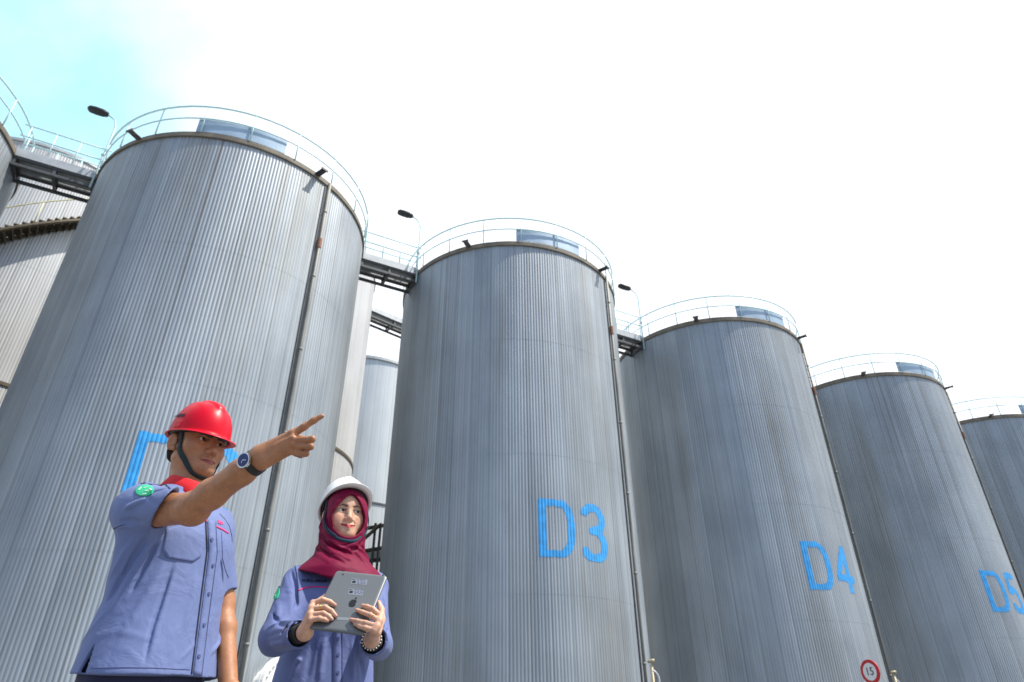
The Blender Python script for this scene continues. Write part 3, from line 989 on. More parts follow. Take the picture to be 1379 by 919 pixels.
def strip(name, field, line, width, mat, parent, off=.0015, seg=4, thick=.002, pts3=None, closed=False):
    """a flat band following the cloth"""
    if pts3 is None:
        line = np.array(line, float)
        tt = np.linspace(0, len(line)-1, (len(line)-1)*seg*2+1)
        ln = np.stack([np.interp(tt, np.arange(len(line)), line[:, i]) for i in range(2)], 1)
        P = field.hit(ln, off)
    else:
        P = field.snap(pts3, off)
    G = field.grad(P)
    T = np.gradient(P, axis=0); T /= np.linalg.norm(T, axis=1)[:, None]+1e-9
    S_ = np.cross(G, T); S_ /= np.linalg.norm(S_, axis=1)[:, None]+1e-9
    rows = 3
    V = []
    for k in range(rows):
        V.append(field.snap(P+S_*width*(k/(rows-1)-.5), off, 3))
    V = np.stack(V, 1).reshape(-1, 3); n = len(P)
    F = [(i*rows+k, (i+1)*rows+k, (i+1)*rows+k+1, i*rows+k+1) for i in range(n-1) for k in range(rows-1)]
    if closed: F += [((n-1)*rows+k, k, k+1, (n-1)*rows+k+1) for k in range(rows-1)]
    f0 = F[0]; nrm = np.cross(V[f0[1]]-V[f0[0]], V[f0[2]]-V[f0[0]])
    if nrm @ G[0] < 0: F = [f[::-1] for f in F]
    mb = MB(); mb.v = V.tolist(); mb.f = F
    return thicken(mb.build(name, mat, parent, smooth=True), thick)
def lettering(name, txt, field, p0, p1, p2, mat, parent, off=.0025, bold=.02):
    """text from p0 (left, base) to p1 (right, base), p2 above p0, laid on the cloth"""
    cu = bpy.data.curves.new(name, 'FONT'); cu.body = txt; cu.size = 1.0; cu.offset = bold
    to = bpy.data.objects.new(name+'_src', cu); COL.objects.link(to)
    bpy.context.view_layer.update()
    me = bpy.data.meshes.new_from_object(to); bpy.data.objects.remove(to)
    co = np.array([v.co[:] for v in me.vertices])
    mn, mx_ = co.min(0), co.max(0)
    u = (co[:, 0]-mn[0])/(mx_[0]-mn[0]); v = (co[:, 1]-mn[1])/(mx_[1]-mn[1])
    p0, p1, p2 = map(lambda p: np.array(p, float), (p0, p1, p2))
    pts = p0+u[:, None]*(p1-p0)+v[:, None]*(p2-p0)
    P = field.hit(pts, off)
    for i, vv in enumerate(me.vertices): vv.co = P[i]
    me.materials.clear(); me.materials.append(mat); me.name = name
    o = bpy.data.objects.new(name, me); COL.objects.link(o); o.parent = parent
    return o

# ------------------------------------------------------------------ materials of the people
def skin_mat(name, sss):
    m, t, b = nodemat(name)
    Nn, Ln = t.nodes.new, t.links.new
    at_ = Nn('ShaderNodeAttribute'); at_.attribute_name = 'tone'
    co = Nn('ShaderNodeTexCoord')
    n1 = Nn('ShaderNodeTexNoise'); n1.inputs['Scale'].default_value = 38; n1.inputs['Detail'].default_value = 6
    Ln(co.outputs['Object'], n1.inputs['Vector'])
    mr = Nn('ShaderNodeMapRange'); mr.inputs['From Min'].default_value = .3; mr.inputs['From Max'].default_value = .7
    mr.inputs['To Min'].default_value = .86; mr.inputs['To Max'].default_value = 1.10
    Ln(n1.outputs['Fac'], mr.inputs['Value'])
    vm = Nn('ShaderNodeVectorMath'); vm.operation = 'SCALE'; Ln(at_.outputs['Color'], vm.inputs[0]); Ln(mr.outputs[0], vm.inputs['Scale'])
    n3 = Nn('ShaderNodeTexNoise'); n3.inputs['Scale'].default_value = 150; n3.inputs['Detail'].default_value = 5; n3.inputs['Roughness'].default_value = .7
    Ln(co.outputs['Object'], n3.inputs['Vector'])
    m3 = Nn('ShaderNodeMapRange'); m3.inputs['From Min'].default_value = .45; m3.inputs['From Max'].default_value = .75; m3.inputs['To Max'].default_value = .55
    Ln(n3.outputs['Fac'], m3.inputs['Value'])
    mxr = Nn('ShaderNodeMix'); mxr.data_type = 'RGBA'; mxr.blend_type = 'MULTIPLY'
    Ln(m3.outputs[0], mxr.inputs['Factor']); Ln(vm.outputs[0], mxr.inputs['A']); mxr.inputs['B'].default_value = (.80, .56, .50, 1)
    Ln(mxr.outputs['Result'], b.inputs['Base Color'])
    rg = Nn('ShaderNodeMapRange'); rg.inputs['To Min'].default_value = .30; rg.inputs['To Max'].default_value = .62
    Ln(n3.outputs['Fac'], rg.inputs['Value']); Ln(rg.outputs[0], b.inputs['Roughness'])
    b.inputs['Specular IOR Level'].default_value = .45
    b.inputs['Subsurface Weight'].default_value = sss
    b.inputs['Subsurface Radius'].default_value = (1, .35, .2)
    b.inputs['Subsurface Scale'].default_value = .006
    n2 = Nn('ShaderNodeTexNoise'); n2.inputs['Scale'].default_value = 420; n2.inputs['Detail'].default_value = 3
    Ln(co.outputs['Object'], n2.inputs['Vector'])
    bp = Nn('ShaderNodeBump'); bp.inputs['Strength'].default_value = .3; bp.inputs['Distance'].default_value = .003
    Ln(n2.outputs['Fac'], bp.inputs['Height']); Ln(bp.outputs['Normal'], b.inputs['Normal'])
    return m
def cloth_mat(name, col, rough=.75, wr=.25, sheen=.06, wscale=14, weave=.12):
    m, t, b = nodemat(name)
    Nn, Ln = t.nodes.new, t.links.new
    co = Nn('ShaderNodeTexCoord')
    n1 = Nn('ShaderNodeTexNoise'); n1.inputs['Scale'].default_value = wscale; n1.inputs['Detail'].default_value = 5; n1.inputs['Distortion'].default_value = .8
    Ln(co.outputs['Object'], n1.inputs['Vector'])
    n2 = Nn('ShaderNodeTexNoise'); n2.inputs['Scale'].default_value = 700; n2.inputs['Detail'].default_value = 2
    Ln(co.outputs['Object'], n2.inputs['Vector'])
    b1 = Nn('ShaderNodeBump'); b1.inputs['Strength'].default_value = wr; b1.inputs['Distance'].default_value = .02
    Ln(n1.outputs['Fac'], b1.inputs['Height'])
    b2 = Nn('ShaderNodeBump'); b2.inputs['Strength'].default_value = weave; b2.inputs['Distance'].default_value = .002
    Ln(n2.outputs['Fac'], b2.inputs['Height']); Ln(b1.outputs['Normal'], b2.inputs['Normal'])
    Ln(b2.outputs['Normal'], b.inputs['Normal'])
    mr = Nn('ShaderNodeMapRange'); mr.inputs['To Min'].default_value = .86; mr.inputs['To Max'].default_value = 1.14
    n3 = Nn('ShaderNodeTexNoise'); n3.inputs['Scale'].default_value = 6; n3.inputs['Detail'].default_value = 8
    Ln(co.outputs['Object'], n3.inputs['Vector']); Ln(n3.outputs['Fac'], mr.inputs['Value'])
    vm = Nn('ShaderNodeVectorMath'); vm.operation = 'SCALE'; vm.inputs[0].default_value = col; Ln(mr.outputs[0], vm.inputs['Scale'])
    Ln(vm.outputs[0], b.inputs['Base Color'])
    b.inputs['Roughness'].default_value = rough
    b.inputs['Sheen Weight'].default_value = sheen; b.inputs['Sheen Roughness'].default_value = .4
    b.inputs['Specular IOR Level'].default_value = .3
    return m
M_SKIN1 = skin_mat('skin_brown', .12)
M_SKIN2 = skin_mat('skin_light', .16)
M_SHIRT = cloth_mat('periwinkle_workshirt', (.135, .174, .350), .7, .32)
M_SHIRT2 = cloth_mat('periwinkle_tunic', (.118, .150, .325), .7, .32)
M_SEAM_AND_SHADE = simple('navy_seam_and_shade', (.012, .014, .04), .8)  # seams and lettering, also the shade line painted along the placket
M_STITCH = simple('blue_stitching', (.06, .075, .20), .8)
M_REDC = cloth_mat('red_collar_cloth', (.62, .012, .02), .75, .1)
M_PINK = simple('magenta_piping', (.60, .02, .16), .6)
M_GREEN = simple('green_badge', (.02, .42, .20), .7, 0, .25, 260)
M_WHTTH = simple('white_thread', (.62, .78, .72), .8)
M_NAVY = cloth_mat('navy_trouser_cloth', (.022, .024, .06), .8, .25)
M_BLACKC = cloth_mat('black_inner_sleeve', (.012, .012, .014), .8, .2)
M_HIJAB = cloth_mat('maroon_headscarf', (.165, .0010, .032), .6, .3, .0, 12)
M_HIJAB.node_tree.nodes['Principled BSDF'].inputs['Specular IOR Level'].default_value = .15
M_HAIR = simple('black_hair', (.012, .010, .009), .55, 0, .3, 200, .4, 600)
M_EYE = simple('eye_white', (.62, .60, .57), .2)
M_IRIS = simple('dark_iris', (.018, .010, .006), .12)
M_REDH = simple('red_helmet_plastic', (.60, .0015, .018), .36, 0, .05, 6, spec=.22)
M_WHTH = simple('white_helmet_plastic', (.80, .79, .76), .3, 0, .04, 6, coat=.2)
M_GREYH = simple('grey_helmet_inside', (.50, .50, .48), .6)
M_BLACKP = simple('black_plastic', (.012, .012, .013), .45)
M_STRAP1 = cloth_mat('dark_green_webbing', (.016, .034, .036), .8, .1, .1, 60, .5)
M_STRAP2 = cloth_mat('blue_grey_webbing', (.016, .040, .070), .8, .1, .05, 60, .5)
M_WATCHD = simple('blue_watch_dial', (.008, .018, .13), .3, 0, .35, 220)
M_CHROME = simple('steel_watch_case', (.55, .56, .58), .2, 1.0)
M_GOLD = simple('gold_ring', (.75, .45, .12), .25, 1.0)
M_PEARL = simple('pearl_beads', (.7, .68, .66), .25)
M_ALU = simple('tablet_aluminium', (.165, .173, .178), .42, .45, .02, 3)
M_BLACKT = simple('black_logo', (.01, .01, .012), .3)
M_STICK = simple('pale_sticker', (.20, .225, .26), .5)
M_SHOE = simple('black_shoe_leather', (.015, .014, .013), .45, 0, .2, 30)

# ------------------------------------------------------------------ heads
def head_base(f, H, k=.03, female=False, grow=0.0):
    """skull and face masses, also used as the form under a headscarf"""
    g = grow; s = H.s
    R = H.R
    def E(c, r, k_=k): f.el(H.w(*c), (np.array(r)+g)*s, R, k_*s)
    jw = .053 if female else .055
    E((0, -.006, .036), (.075, .094, .080), .001)
    E((0, .028, -.028), (.062 if female else .063, .062, .084))
    for sx in (-1, 1):
        f.rc(H.w(sx*jw, .008, -.055), H.w(sx*.020, .070, -.099), (.018+g)*s, (.017+g)*s, k*s)
        f.sp(H.w(sx*.044, .054, -.022), (.026+g)*s, k*s)
    if female:
        for sx in (-1, 1): f.sp(H.w(sx*.041, .053, -.048), (.026+g)*s, k*s)
    f.sp(H.w(0, .0785 if female else .080, -.101), ((.0155 if female else .018)+g)*s, k*s)
    E((0, .066, -.070), (.033, .030, .034), .025)
    E((0, .043, .034), (.060, .052, .050))
def add_head(f, H, female=False, smile=0.0):
    s = H.s
    head_base(f, H, .03, female)
    def rc(a, b, ra, rb, k, mode='u'): f.rc(H.w(*a), H.w(*b), ra*s, rb*s, k*s, mode)
    def sp(c, r, k, mode='u'): f.sp(H.w(*c), r*s, k*s, mode)
    for x in (-1, 1):
        rc((x*.012, .0865, .019), (x*.042, .073, .019), .0085 if female else .0105, .008, .014)
        sp((x*.0325, .1045, -.001), .0175, .016, 's')
    nb = .0085 if female else .009
    fy = -.0045 if female else 0
    rc((0, .086, .008), (0, .1065+fy, -.035), nb, nb+.002, .014)
    sp((0, .1105+fy, -.0385), .0095 if female else .0105, .009)
    for x in (-1, 1):
        sp((x*(.0122 if female else .0135), .0995+fy*.6, -.043), .0078 if female else .0090, .007)
        sp((x*.0065, .1085, -.0500), .0042, .003, 's')
        # lids and the opening between them
        f.sp(H.w(x*.0325, .0715, -.001), .0176*s, .006*s)
        sl = H.R @ np.array([[1, 0, 0], [0, 1, 0], [0, 0, 1]]).T
        f.el(H.w(x*.0330, .0905, -.0012), np.array((.0172, .015, .0053 if female else .0052))*s, sl, .0018*s, 's')
        # crease over the lid
        rc((x*.019, .0910, .0080), (x*.047, .0835, .0074), .0012, .0012, .004, 's')
    zz = smile*.0085
    for x in (-1, 1):
        mw_ = .0305 if female else .0265
        rc((x*(mw_-.002), .0845, -.0705+zz), (x*.006, .0990, -.0672), .0040, .0066, .006)
        rc((x*(mw_-.005), .0860, -.0745+zz), (0, .0972, -.0800), .0048, .0088, .006)
        rc((x*mw_, .0890, -.0722+zz), (0, .1100, -.0734), .0013, .0015, .0025, 's')
        # fold from nose to mouth corner
        rc((x*.021, .0935, -.047), (x*.031, .083, -.066), .0012, .001, .007, 's')
        # ear
        ear = H.R
        rm = ear @ np.array(Matrix.Rotation(x*.42, 3, 'Z'))
        f.el(H.w(x*.0815, -.012, -.004), np.array((.0070, .0185, .031))*s, rm, .005*s)
        f.el(H.w(x*.0895, -.007, .002), np.array((.0070, .0105, .0185))*s, rm, .003*s, 's')
        sp((x*.0775, .001, -.030), .0080, .005)
        rc((x*.0835, -.012, .012), (x*.0835, -.014, -.014), .003, .003, .004)
    rc((0, .1085, -.0560), (0, .102, -.0625), .0022, .0022, .006, 's')
def paint_head(H, P, col, base, lip, female, brow=(.012, .009, .008), stubble=0.0):
    q = H.loc(P); x = q[:, 0]; y = q[:, 1]; z = q[:, 2]; ax = np.abs(x)
    front = y > .03
    def blend(m, c):
        m = np.clip(m, 0, 1)[:, None]
        col[:] = col*(1-m)+np.array(c)*m
    def seg(ax_, az_, bx, bz):
        dx, dz = bx-ax_, bz-az_
        t = np.clip(((ax-ax_)*dx+(z-az_)*dz)/(dx*dx+dz*dz), 0, 1)
        return np.hypot(ax-ax_-t*dx, z-az_-t*dz), t
    # cheeks a little redder, stubble shadow over lip and chin
    chk = np.exp(-((ax-.042)/.02)**2-((z+.035)/.022)**2)*front
    blend(chk*(.5 if female else .30), np.array(base)*np.array((1.12, .80, .76)))
    nos = np.exp(-((x)/.016)**2-((z+.04)/.014)**2)*(y > .09)
    blend(nos*.25, np.array(base)*np.array((1.10, .84, .80)))
    if stubble:
        st = (np.exp(-((ax)/.034)**2-((z+.057)/.008)**2)*.8+np.exp(-(ax/.036)**2-((z+.105)/.016)**2)*.9)*front
        blend(st*stubble, np.array(base)*.45)
    if stubble:
        sb = np.clip((ax-.054)/.006, 0, 1)*(ax < .0765)*np.clip((z+.022)/.02, 0, 1)*np.clip((.036-y)/.010, 0, 1)
        blend(sb*.72, (.016, .012, .010))
    # lips
    up = (np.abs(x) < .032) & (y > .068)
    zz = (.0085*.8 if female else 0)
    dl, t = seg(.0295 if female else .0260, -.0718+zz, 0, -.0738)
    w = np.where(z > -.0738+zz*(1-t), (.0062 if female else .0068), (.0092 if female else .0112))*(.48+.52*t)
    blend(np.clip((w*1.1-dl)/.0018, 0, 1)*up, lip)
    blend(np.clip((.0016-dl)/.001, 0, 1)*up*.75, np.array(lip)*.22)
    # brows
    for (a, b, c, d, w0, w1) in ((.0135, .0150, .032, .0205, .0058, .0052), (.032, .0205, .051, .0145, .0052, .0018)):
        db, tb = seg(a, b-(0 if female else .0032), c, d-(0 if female else .0032))
        ww = w0+(w1-w0)*tb
        if female: ww = ww*.68
        blend(np.clip((ww-db)/.0016, 0, 1)*(y > .04)*(.92 if not female else .85), brow)
    # lash line
    e = np.hypot((ax-.0330)/.0180, (z+.0010)/(.0064 if female else .0062))
    blend(np.clip(1-np.abs(e-1.0)/.22, 0, 1)*(z > -.0008)*(y > .06)*.9, (.010, .008, .007))
    blend(np.clip(1-np.abs(e-1.0)/.20, 0, 1)*(z < -.0008)*(y > .06)*.4, np.array(base)*.35)

def eyes(H, parent, gaze):
    s = H.s; g = unit(gaze)
    for x in (-1, 1):
        c = H.w(x*.0325, .0715, -.001); r = .0158*s
        mb = MB(); n = 20; V = []; F = []
        for i in range(n//2+1):
            for k in range(n):
                a = PI*i/(n//2); b = 2*PI*k/n
                V.append(c+r*np.array((math.sin(a)*math.cos(b), math.sin(a)*math.sin(b), math.cos(a))))
        for i in range(n//2):
            for k in range(n): F.append((i*n+k, i*n+(k+1) % n, (i+1)*n+(k+1) % n, (i+1)*n+k)[::-1])
        mb.add(V, F); e = mb.build('eye', M_EYE, parent, smooth=True)
        u = unit(np.cross(g, (0, 0, 1))); v = np.cross(u, g)
        V = [c+g*(r+.0007)]; F = []
        for j, a in enumerate((.18, .36, .53)):
            for k in range(16):
                b = 2*PI*k/16
                V.append(c+(g*math.cos(a)+(u*math.cos(b)+v*math.sin(b))*math.sin(a))*(r+.0007-.0003*j))
        F += [(0, 1+k, 1+(k+1) % 16) for k in range(16)]
        for j in range(2):
            F += [(1+j*16+k, 1+(j+1)*16+k, 1+(j+1)*16+(k+1) % 16, 1+j*16+(k+1) % 16) for k in range(16)]
        mb = MB(); mb.add(V, F); mb.build('iris', M_IRIS, e, smooth=True)

# ------------------------------------------------------------------ safety helmets
def helmet(H, o, pitch, yaw, mat, parent, crest=True, sc=1.0, inside=None, roll=0.0):
    """o: centre of the brim plane in head space; returns the helmet part and its frame"""
    p = math.radians(pitch); yw = math.radians(yaw); rl = math.radians(roll)
    f = V3(math.sin(yw), math.cos(yw), 0); l = V3(math.cos(yw), -math.sin(yw), 0); u = V3(0, 0, 1)
    f, u = f*math.cos(p)+u*math.sin(p), u*math.cos(p)-f*math.sin(p)
    l, u = l*math.cos(rl)+u*math.sin(rl), u*math.cos(rl)-l*math.sin(rl)
    K = Frame(H.w(*o), H.R @ l, H.R @ f, H.R @ u, H.s*sc)
    A, Bb, HH = .106, .126, .138
    n = 96; ts = np.linspace(0, 1, 30)
    V = []; rows = []
    def ringp(phi, t):
        a = t*PI/2
        r = math.cos(a)**.78; z = math.sin(a)**.95
        x = A*r*math.sin(phi); y = Bb*r*math.cos(phi); zz = HH*z
        d = np.array((x/A**1.4, y/Bb**1.4, zz/HH**1.3)); d /= np.linalg.norm(d)+1e-9
        add = 0.0
        if crest:
            # raised ridge over the crown, ending in a V at the front, and two side ribs
            wv = .030 if y < .03 else .030-(y-.03)*.25
            rg = 1/(1+math.exp((abs(x)-max(wv, .004))/.0022))
            ft = 1/(1+math.exp(-(t-.42-max(0, y)*1.2)/.03))
            add = .0085*rg*ft
            add += .0028*math.exp(-((abs(x)-.058)/.008)**2)*(1/(1+math.exp(-(t-.35)/.05)))*(1/(1+math.exp((y-.06)/.01)))
        else:
            add = .004*math.exp(-(abs(x)/.016)**4)*(1/(1+math.exp(-(t-.3)/.05)))
        return np.array((x, y, zz))+d*add
    phis = [2*PI*k/n for k in range(n)]
    # brim: runs out from the shell's foot, longest at the front, slightly drooped
    def brim(phi, e):
        c = math.cos(phi)
        fr = max(0, c)**2.2
        ext = (.008+.038*fr+.003*max(0, -c))*e
        r = np.array((A*math.sin(phi), Bb*math.cos(phi)))
        nn = np.array((math.sin(phi)/A, math.cos(phi)/Bb)); nn /= np.linalg.norm(nn)
        q = r+nn*ext
        return np.array((q[0], q[1], -.004*e-.012*fr*e+.002))
    for e in (1.0, .97, .5, .08):
        rows.append([brim(ph, e)+np.array((0, 0, -.0022 if e == 1 else (.0008 if e > .9 else 0.0))) for ph in phis])
    for t in ts[:-1]:
        rows.append([ringp(ph, t+.0) + np.array((0, 0, .004)) for ph in phis])
    V = [K.w(*p_) for r_ in rows for p_ in r_]
    m = len(rows); F = []
    for j in range(m-1):
        for k in range(n):
            F.append((j*n+k, j*n+(k+1) % n, (j+1)*n+(k+1) % n, (j+1)*n+k))
    top = len(V); V.append(K.w(*(ringp(0, 1.0)+np.array((0, 0, .004)))))
    F += [((m-1)*n+k, (m-1)*n+(k+1) % n, top) for k in range(n)]
    F = [f_[::-1] for f_ in F]
    # inner face
    off = len(V); irows = [[brim(ph, 1.0)+np.array((0, 0, -.0034)) for ph in phis],
                           [brim(ph, .05)+np.array((0, 0, -.0034)) for ph in phis]]
    for t in ts[1:-1:3]:
        irows.append([ringp(ph, t)*.965 for ph in phis])
    V += [K.w(*p_) for r_ in irows for p_ in r_]
    mi = len(irows)
    for j in range(mi-1):
        for k in range(n):
            F.append((off+j*n+k, off+j*n+(k+1) % n, off+(j+1)*n+(k+1) % n, off+(j+1)*n+k))
    F.append(tuple(off+(mi-1)*n+k for k in range(n)))
    for k in range(n): F.append((k, (k+1) % n, off+(k+1) % n, off+k))
    mb = MB(); mb.v = [tuple(map(float, v)) for v in V]; mb.f = F
    h = mb.build('helmet', mat, parent, smooth=True)
    return h, K
def helmet_slot(K, side, mat, h):
    """raised socket for ear muffs above the brim"""
    mb = MB(); V = []
    for u_ in (-1, 1):
        for v_ in (-1, 1):
            for w_ in (0, 1):
                y = .012+u_*(.022-.004*w_); z = .022+v_*(.016-.003*w_)
                x = .106*math.cos(math.asin(min(.95, abs(y)/.126)))*(1-.10*(z/.138))-.004+.0085*w_
                V.append(K.w(side*x, y, z))
    mb.add(V, [(0, 1, 3, 2), (4, 6, 7, 5), (0, 4, 5, 1), (2, 3, 7, 6), (0, 2, 6, 4), (1, 5, 7, 3)])
    o = mb.build('accessory_socket', mat, h); bevel(o, .003, 2)
    return o

# ------------------------------------------------------------------ limbs shared by both figures
def leg_ops(f, B, skin, z_hip=.84):
    for x in (-1, 1):
        f.ch([B.w(x*.088, -.005, z_hip), B.w(x*.092, .012, .47), B.w(x*.095, -.015, .10)], [.078*skin, .056*skin, .042*skin], .02)
        f.rc(B.w(x*.095, -.02, .055), B.w(x*.105, .13, .04), .036*skin, .030*skin, .02)
def shoes(B, parent):
    for x in (-1, 1):
        f = Field()
        f.rc(B.w(x*.095, -.035, .055), B.w(x*.108, .155, .042), .046, .040, .02)
        f.rc(B.w(x*.095, -.015, .06), B.w(x*.095, -.015, .11), .048, .050, .02)
        fr = B
        f.fn(lambda P: .004-P[:, 2], B.w(0, 0, 0), 9, .006, 'i')
        c = B.w(x*.1, .05, .08)
        solid('shoe', f, c-.22, c+.22, .006, M_SHOE, parent)
def trousers(B, parent, mat, waist=.98, a=.155, b=.115, cy=-.01):
    f = Field()
    f.loft(B, [.78, .88, waist], [a+.012, a+.005, a-.015], [b+.012, b+.008, b-.02], [cy, cy, cy], n=2.3)
    for x in (-1, 1):
        f.ch([B.w(x*.085, -.005, .84), B.w(x*.092, .012, .47), B.w(x*.096, -.012, .13)], [.098, .076, .068], .03)
        f.rc(B.w(x*.096, -.012, .13), B.w(x*.096, -.012, .09), .068, .064, .01)
    f.noise(.004, 18, 5)
    f.fn(lambda P: .045-P[:, 2], B.w(0, 0, 0), 9, .004, 'i')
    return solid('trousers', f, B.w(0, 0, .5)-V3(.36, .36, .52), B.w(0, 0, .5)+V3(.36, .36, .52), .008, mat, parent)
def zwarp(P):
    P = np.array(P, float)
    P[:, 2] = np.where(P[:, 2] < .8, .8+(P[:, 2]-.8)*3.0, P[:, 2])
    return P

# ================================================================== the man
def settle(root):
    for ch in root.children: ch.matrix_parent_inverse = Matrix.Translation(-Vector(root.location))

def build_man():
    C = V3(-1.06, 2.14, 0)
    B = body_frame(C, 70)
    H = body_frame((-1.0962, 2.1575, 1.549), 58, pitch=0)
    root = empty('person', tuple(C))
    tag(root, 'man in a red helmet and blue work shirt pointing with his right arm', 'person', 'two site workers')
    # ---- joints
    ShR = at(189, 688, 1.975); ElR = at(259, 684.5, 1.85); WrR = at(352, 616.5, 1.745)
    ShL = B.w(.128, 0, 1.285); WrL = at(308, 930, 2.22); ElL = at(300, 812, 2.29)
    f = Field()
    add_head(f, H)
    nb = B.w(0, -.02, 1.355)
    f.rc(H.w(0, -.018, -.07), nb, .055, .062, .025)
    f.rc(H.w(0, .035, -.125), H.w(0, .02, -.19), .016, .03, .03)
    for x in (-1, 1):
        f.rc(H.w(x*.05, -.012, -.05), B.w(x*.02, .06, 1.32), .015, .014, .02)
        f.rc(B.w(x*.04, -.02, 1.35), B.w(x*.13, -.01, 1.30), .045, .05, .05)
    f.loft(B, [.84, .95, 1.1, 1.25, 1.34], [.135, .13, .135, .14, .09], [.10, .09, .095, .095, .06], n=2.2, k=.04)
    leg_ops(f, B, .9)
    # right arm
    f.rc(ShR, ElR, .054, .042, .03)
    f.ch([ElR, ElR+(WrR-ElR)*.28, ElR+(WrR-ElR)*.72, WrR], [.039, .0398, .0350, .0310], .02)
    f.sp(ElR+V3(0, .008, -.004), .036, .03)
    # pointing hand
    def q(px, py, Y): return at(px, py, Y)
    y0 = 1.725
    mI, mM, mR, mP = q(393, 585.5, y0), q(394.5, 593, y0-.004), q(393, 600.5, y0), q(388, 608.5, y0+.006)
    wT, wB = q(349, 610, 1.74), q(354, 624, 1.735)
    f.rc(wT, mI, .021, .0135, .014); f.rc(WrR, mM, .023, .0135, .014)
    f.rc(WrR, mR, .023, .0125, .014); f.rc(wB, mP, .018, .0115, .014)
    for m_ in (mI, mM, mR, mP): f.sp(m_+V3(.002, -.006, .003), .0085, .007)
    f.ch([mI, q(409.5, 575, y0-.006), q(422.5, 566.6, y0-.008), q(433.5, 560.5, y0-.008)], [.0118, .0100, .0088, .0072], .006)
    def curl(m_, pip, dip, tip, r):
        f.ch([m_, pip, dip, tip], [r*1.08, r, r*.9, r*.78], .003)
        f.sp(pip+V3(0, -.002, .001), r*1.02, .003)
    curl(mM, q(420.5, 592, y0-.012), q(412, 597.5, y0+.022), q(401, 598, y0+.030), .0094)
    curl(mR, q(418.5, 602, y0-.010), q(410, 606, y0+.022), q(399.5, 605, y0+.030), .0090)
    curl(mP, q(412.5, 611.5, y0-.002), q(405, 614, y0+.026), q(397, 612, y0+.032), .0080)
    # thumb folded along the far side, its pad against the middle finger
    f.ch([q(360, 607, y0+.030), q(379, 594, y0+.046), q(397, 589, y0+.046), q(411, 592, y0+.036)], [.018, .0135, .0115, .0088], .010)
    # tendons on the back of the hand
    for m_ in (mI, mM, mR): f.rc(WrR+V3(.0, -.018, .008), m_+V3(0, -.009, .002), .002, .004, .008)
    fa = Field(); fa.ops = list(f.ops)
    for px_, w_, a_ in (([(268, 668), (290, 654), (312, 640), (330, 628)], .0035, .0014), ([(284, 676), (304, 660), (322, 646)], .0035, .0012),
                        ([(364, 604), (376, 596), (386, 590)], .0028, .0013), ([(366, 612), (378, 604), (390, 602)], .0028, .0012),
                        ([(248, 676), (253, 687), (252, 697)], .0045, -.0026), ([(256, 680), (258, 690), (256, 698)], .004, -.0016),
                        ([(409, 571.5), (410.5, 577)], .0022, -.0010), ([(421.5, 563.5), (423, 568)], .0022, -.0009)):
        f.stroke(list(fa.hit(px_)), w_, a_)
    # left arm hanging at the far side
    f.rc(ShL, ElL, .050, .036, .03)
    dL = unit(WrL-ElL)
    f.ch([ElL, ElL+(WrL-ElL)*.3, WrL], [.033, .033, .027], .02)
    k0 = WrL+dL*.085; sd = unit(np.cross(dL, B.d(1, 0, 0)))
    for j, (o_, ln) in enumerate(((.026, .070), (.009, .078), (-.009, .072), (-.026, .058))):
        b0 = k0+sd*o_
        f.rc(WrL+sd*o_*.5, b0, .019, .011, .012)
        b1 = b0+unit(dL+B.d(-.25, .05, 0))*ln*.5; b2 = b1+unit(dL+B.d(-.7, .1, 0))*ln*.5
        f.ch([b0, b1, b2], [.0105, .0092, .0075], .004)
    f.ch([WrL+sd*.018, WrL+sd*.045+dL*.05, WrL+sd*.052+dL*.085+B.d(-.015, 0, 0)], [.018, .0125, .009], .008)
    base = np.array((.40, .178, .084)); lip = (.27, .062, .052)
    def paint(P):
        col = np.tile(base, (len(P), 1))
        m = np.linalg.norm(P-H.o, axis=1) < .2
        c = col[m]; paint_head(H, P[m], c, base, lip, False, stubble=.45); col[m] = c
        kn = np.zeros(len(P))
        for p_ in (mI, mM, mR, mP, q(420.5, 592, y0-.012), q(418.5, 602, y0-.010), q(412.5, 611.5, y0-.002)):
            kn = np.maximum(kn, np.exp(-((P-p_)**2).sum(1)/.013**2))
        col = col*(1-.22*kn[:, None]*np.array((.6, 1, 1)))
        # nail of the pointing finger
        nt_ = q(433, 559, y0-.017)
        col = col+(np.exp(-((P-nt_)**2).sum(1)/.0055**2)*.5)[:, None]*(np.array((.62, .38, .30))-col)
        return col
    solid('body', f, (-1.50, 1.60, .26), (-.42, 2.60, 1.74), .0024, M_SKIN1, root, 1, zwarp, paint)
    gz = at(1000, 430, 1.2)-H.w(0, .09, 0)
    eyes(H, root, unit(H.d(.16, 1, .04)))
    # ---- hair: short, showing at temple, nape and behind the ear
    hf = Field()
    hf.el(H.w(0, -.008, .030), np.array((.0825, .0985, .088)), H.R)
    hf.el(H.w(0, -.040, -.026), np.array((.066, .062, .054)), H.R, .02)
    def cut(P):
        q_ = H.loc(P); x, y, z = np.abs(q_[:, 0]), q_[:, 1], q_[:, 2]
        return np.maximum.reduce([(y-.036)*.7+(.01-z)*.25*(z < .05), (y+.012)*.8-(z-.012)*1.1, -.062-z])
    hf.fn(cut, H.o, 9, .006, 'i')
    hf.noise(.0012, 160, 3)
    solid('hair', hf, H.o-.14, H.o+.14, .0028, M_HAIR, root)
    # ---- shirt
    s = Field()
    zs = [.835, .92, 1.02, 1.12, 1.22, 1.29, 1.335, 1.36]
    A = [.208, .194, .178, .170, .170, .158, .122, .085]
    Bd = [.162, .150, .138, .132, .130, .115, .085, .068]
    cy = [.002, .002, .002, 0, 0, -.008, -.015, -.02]
    s.loft(B, zs, A, Bd, cy, n=2.25)
    dS = unit(ElR-ShR)
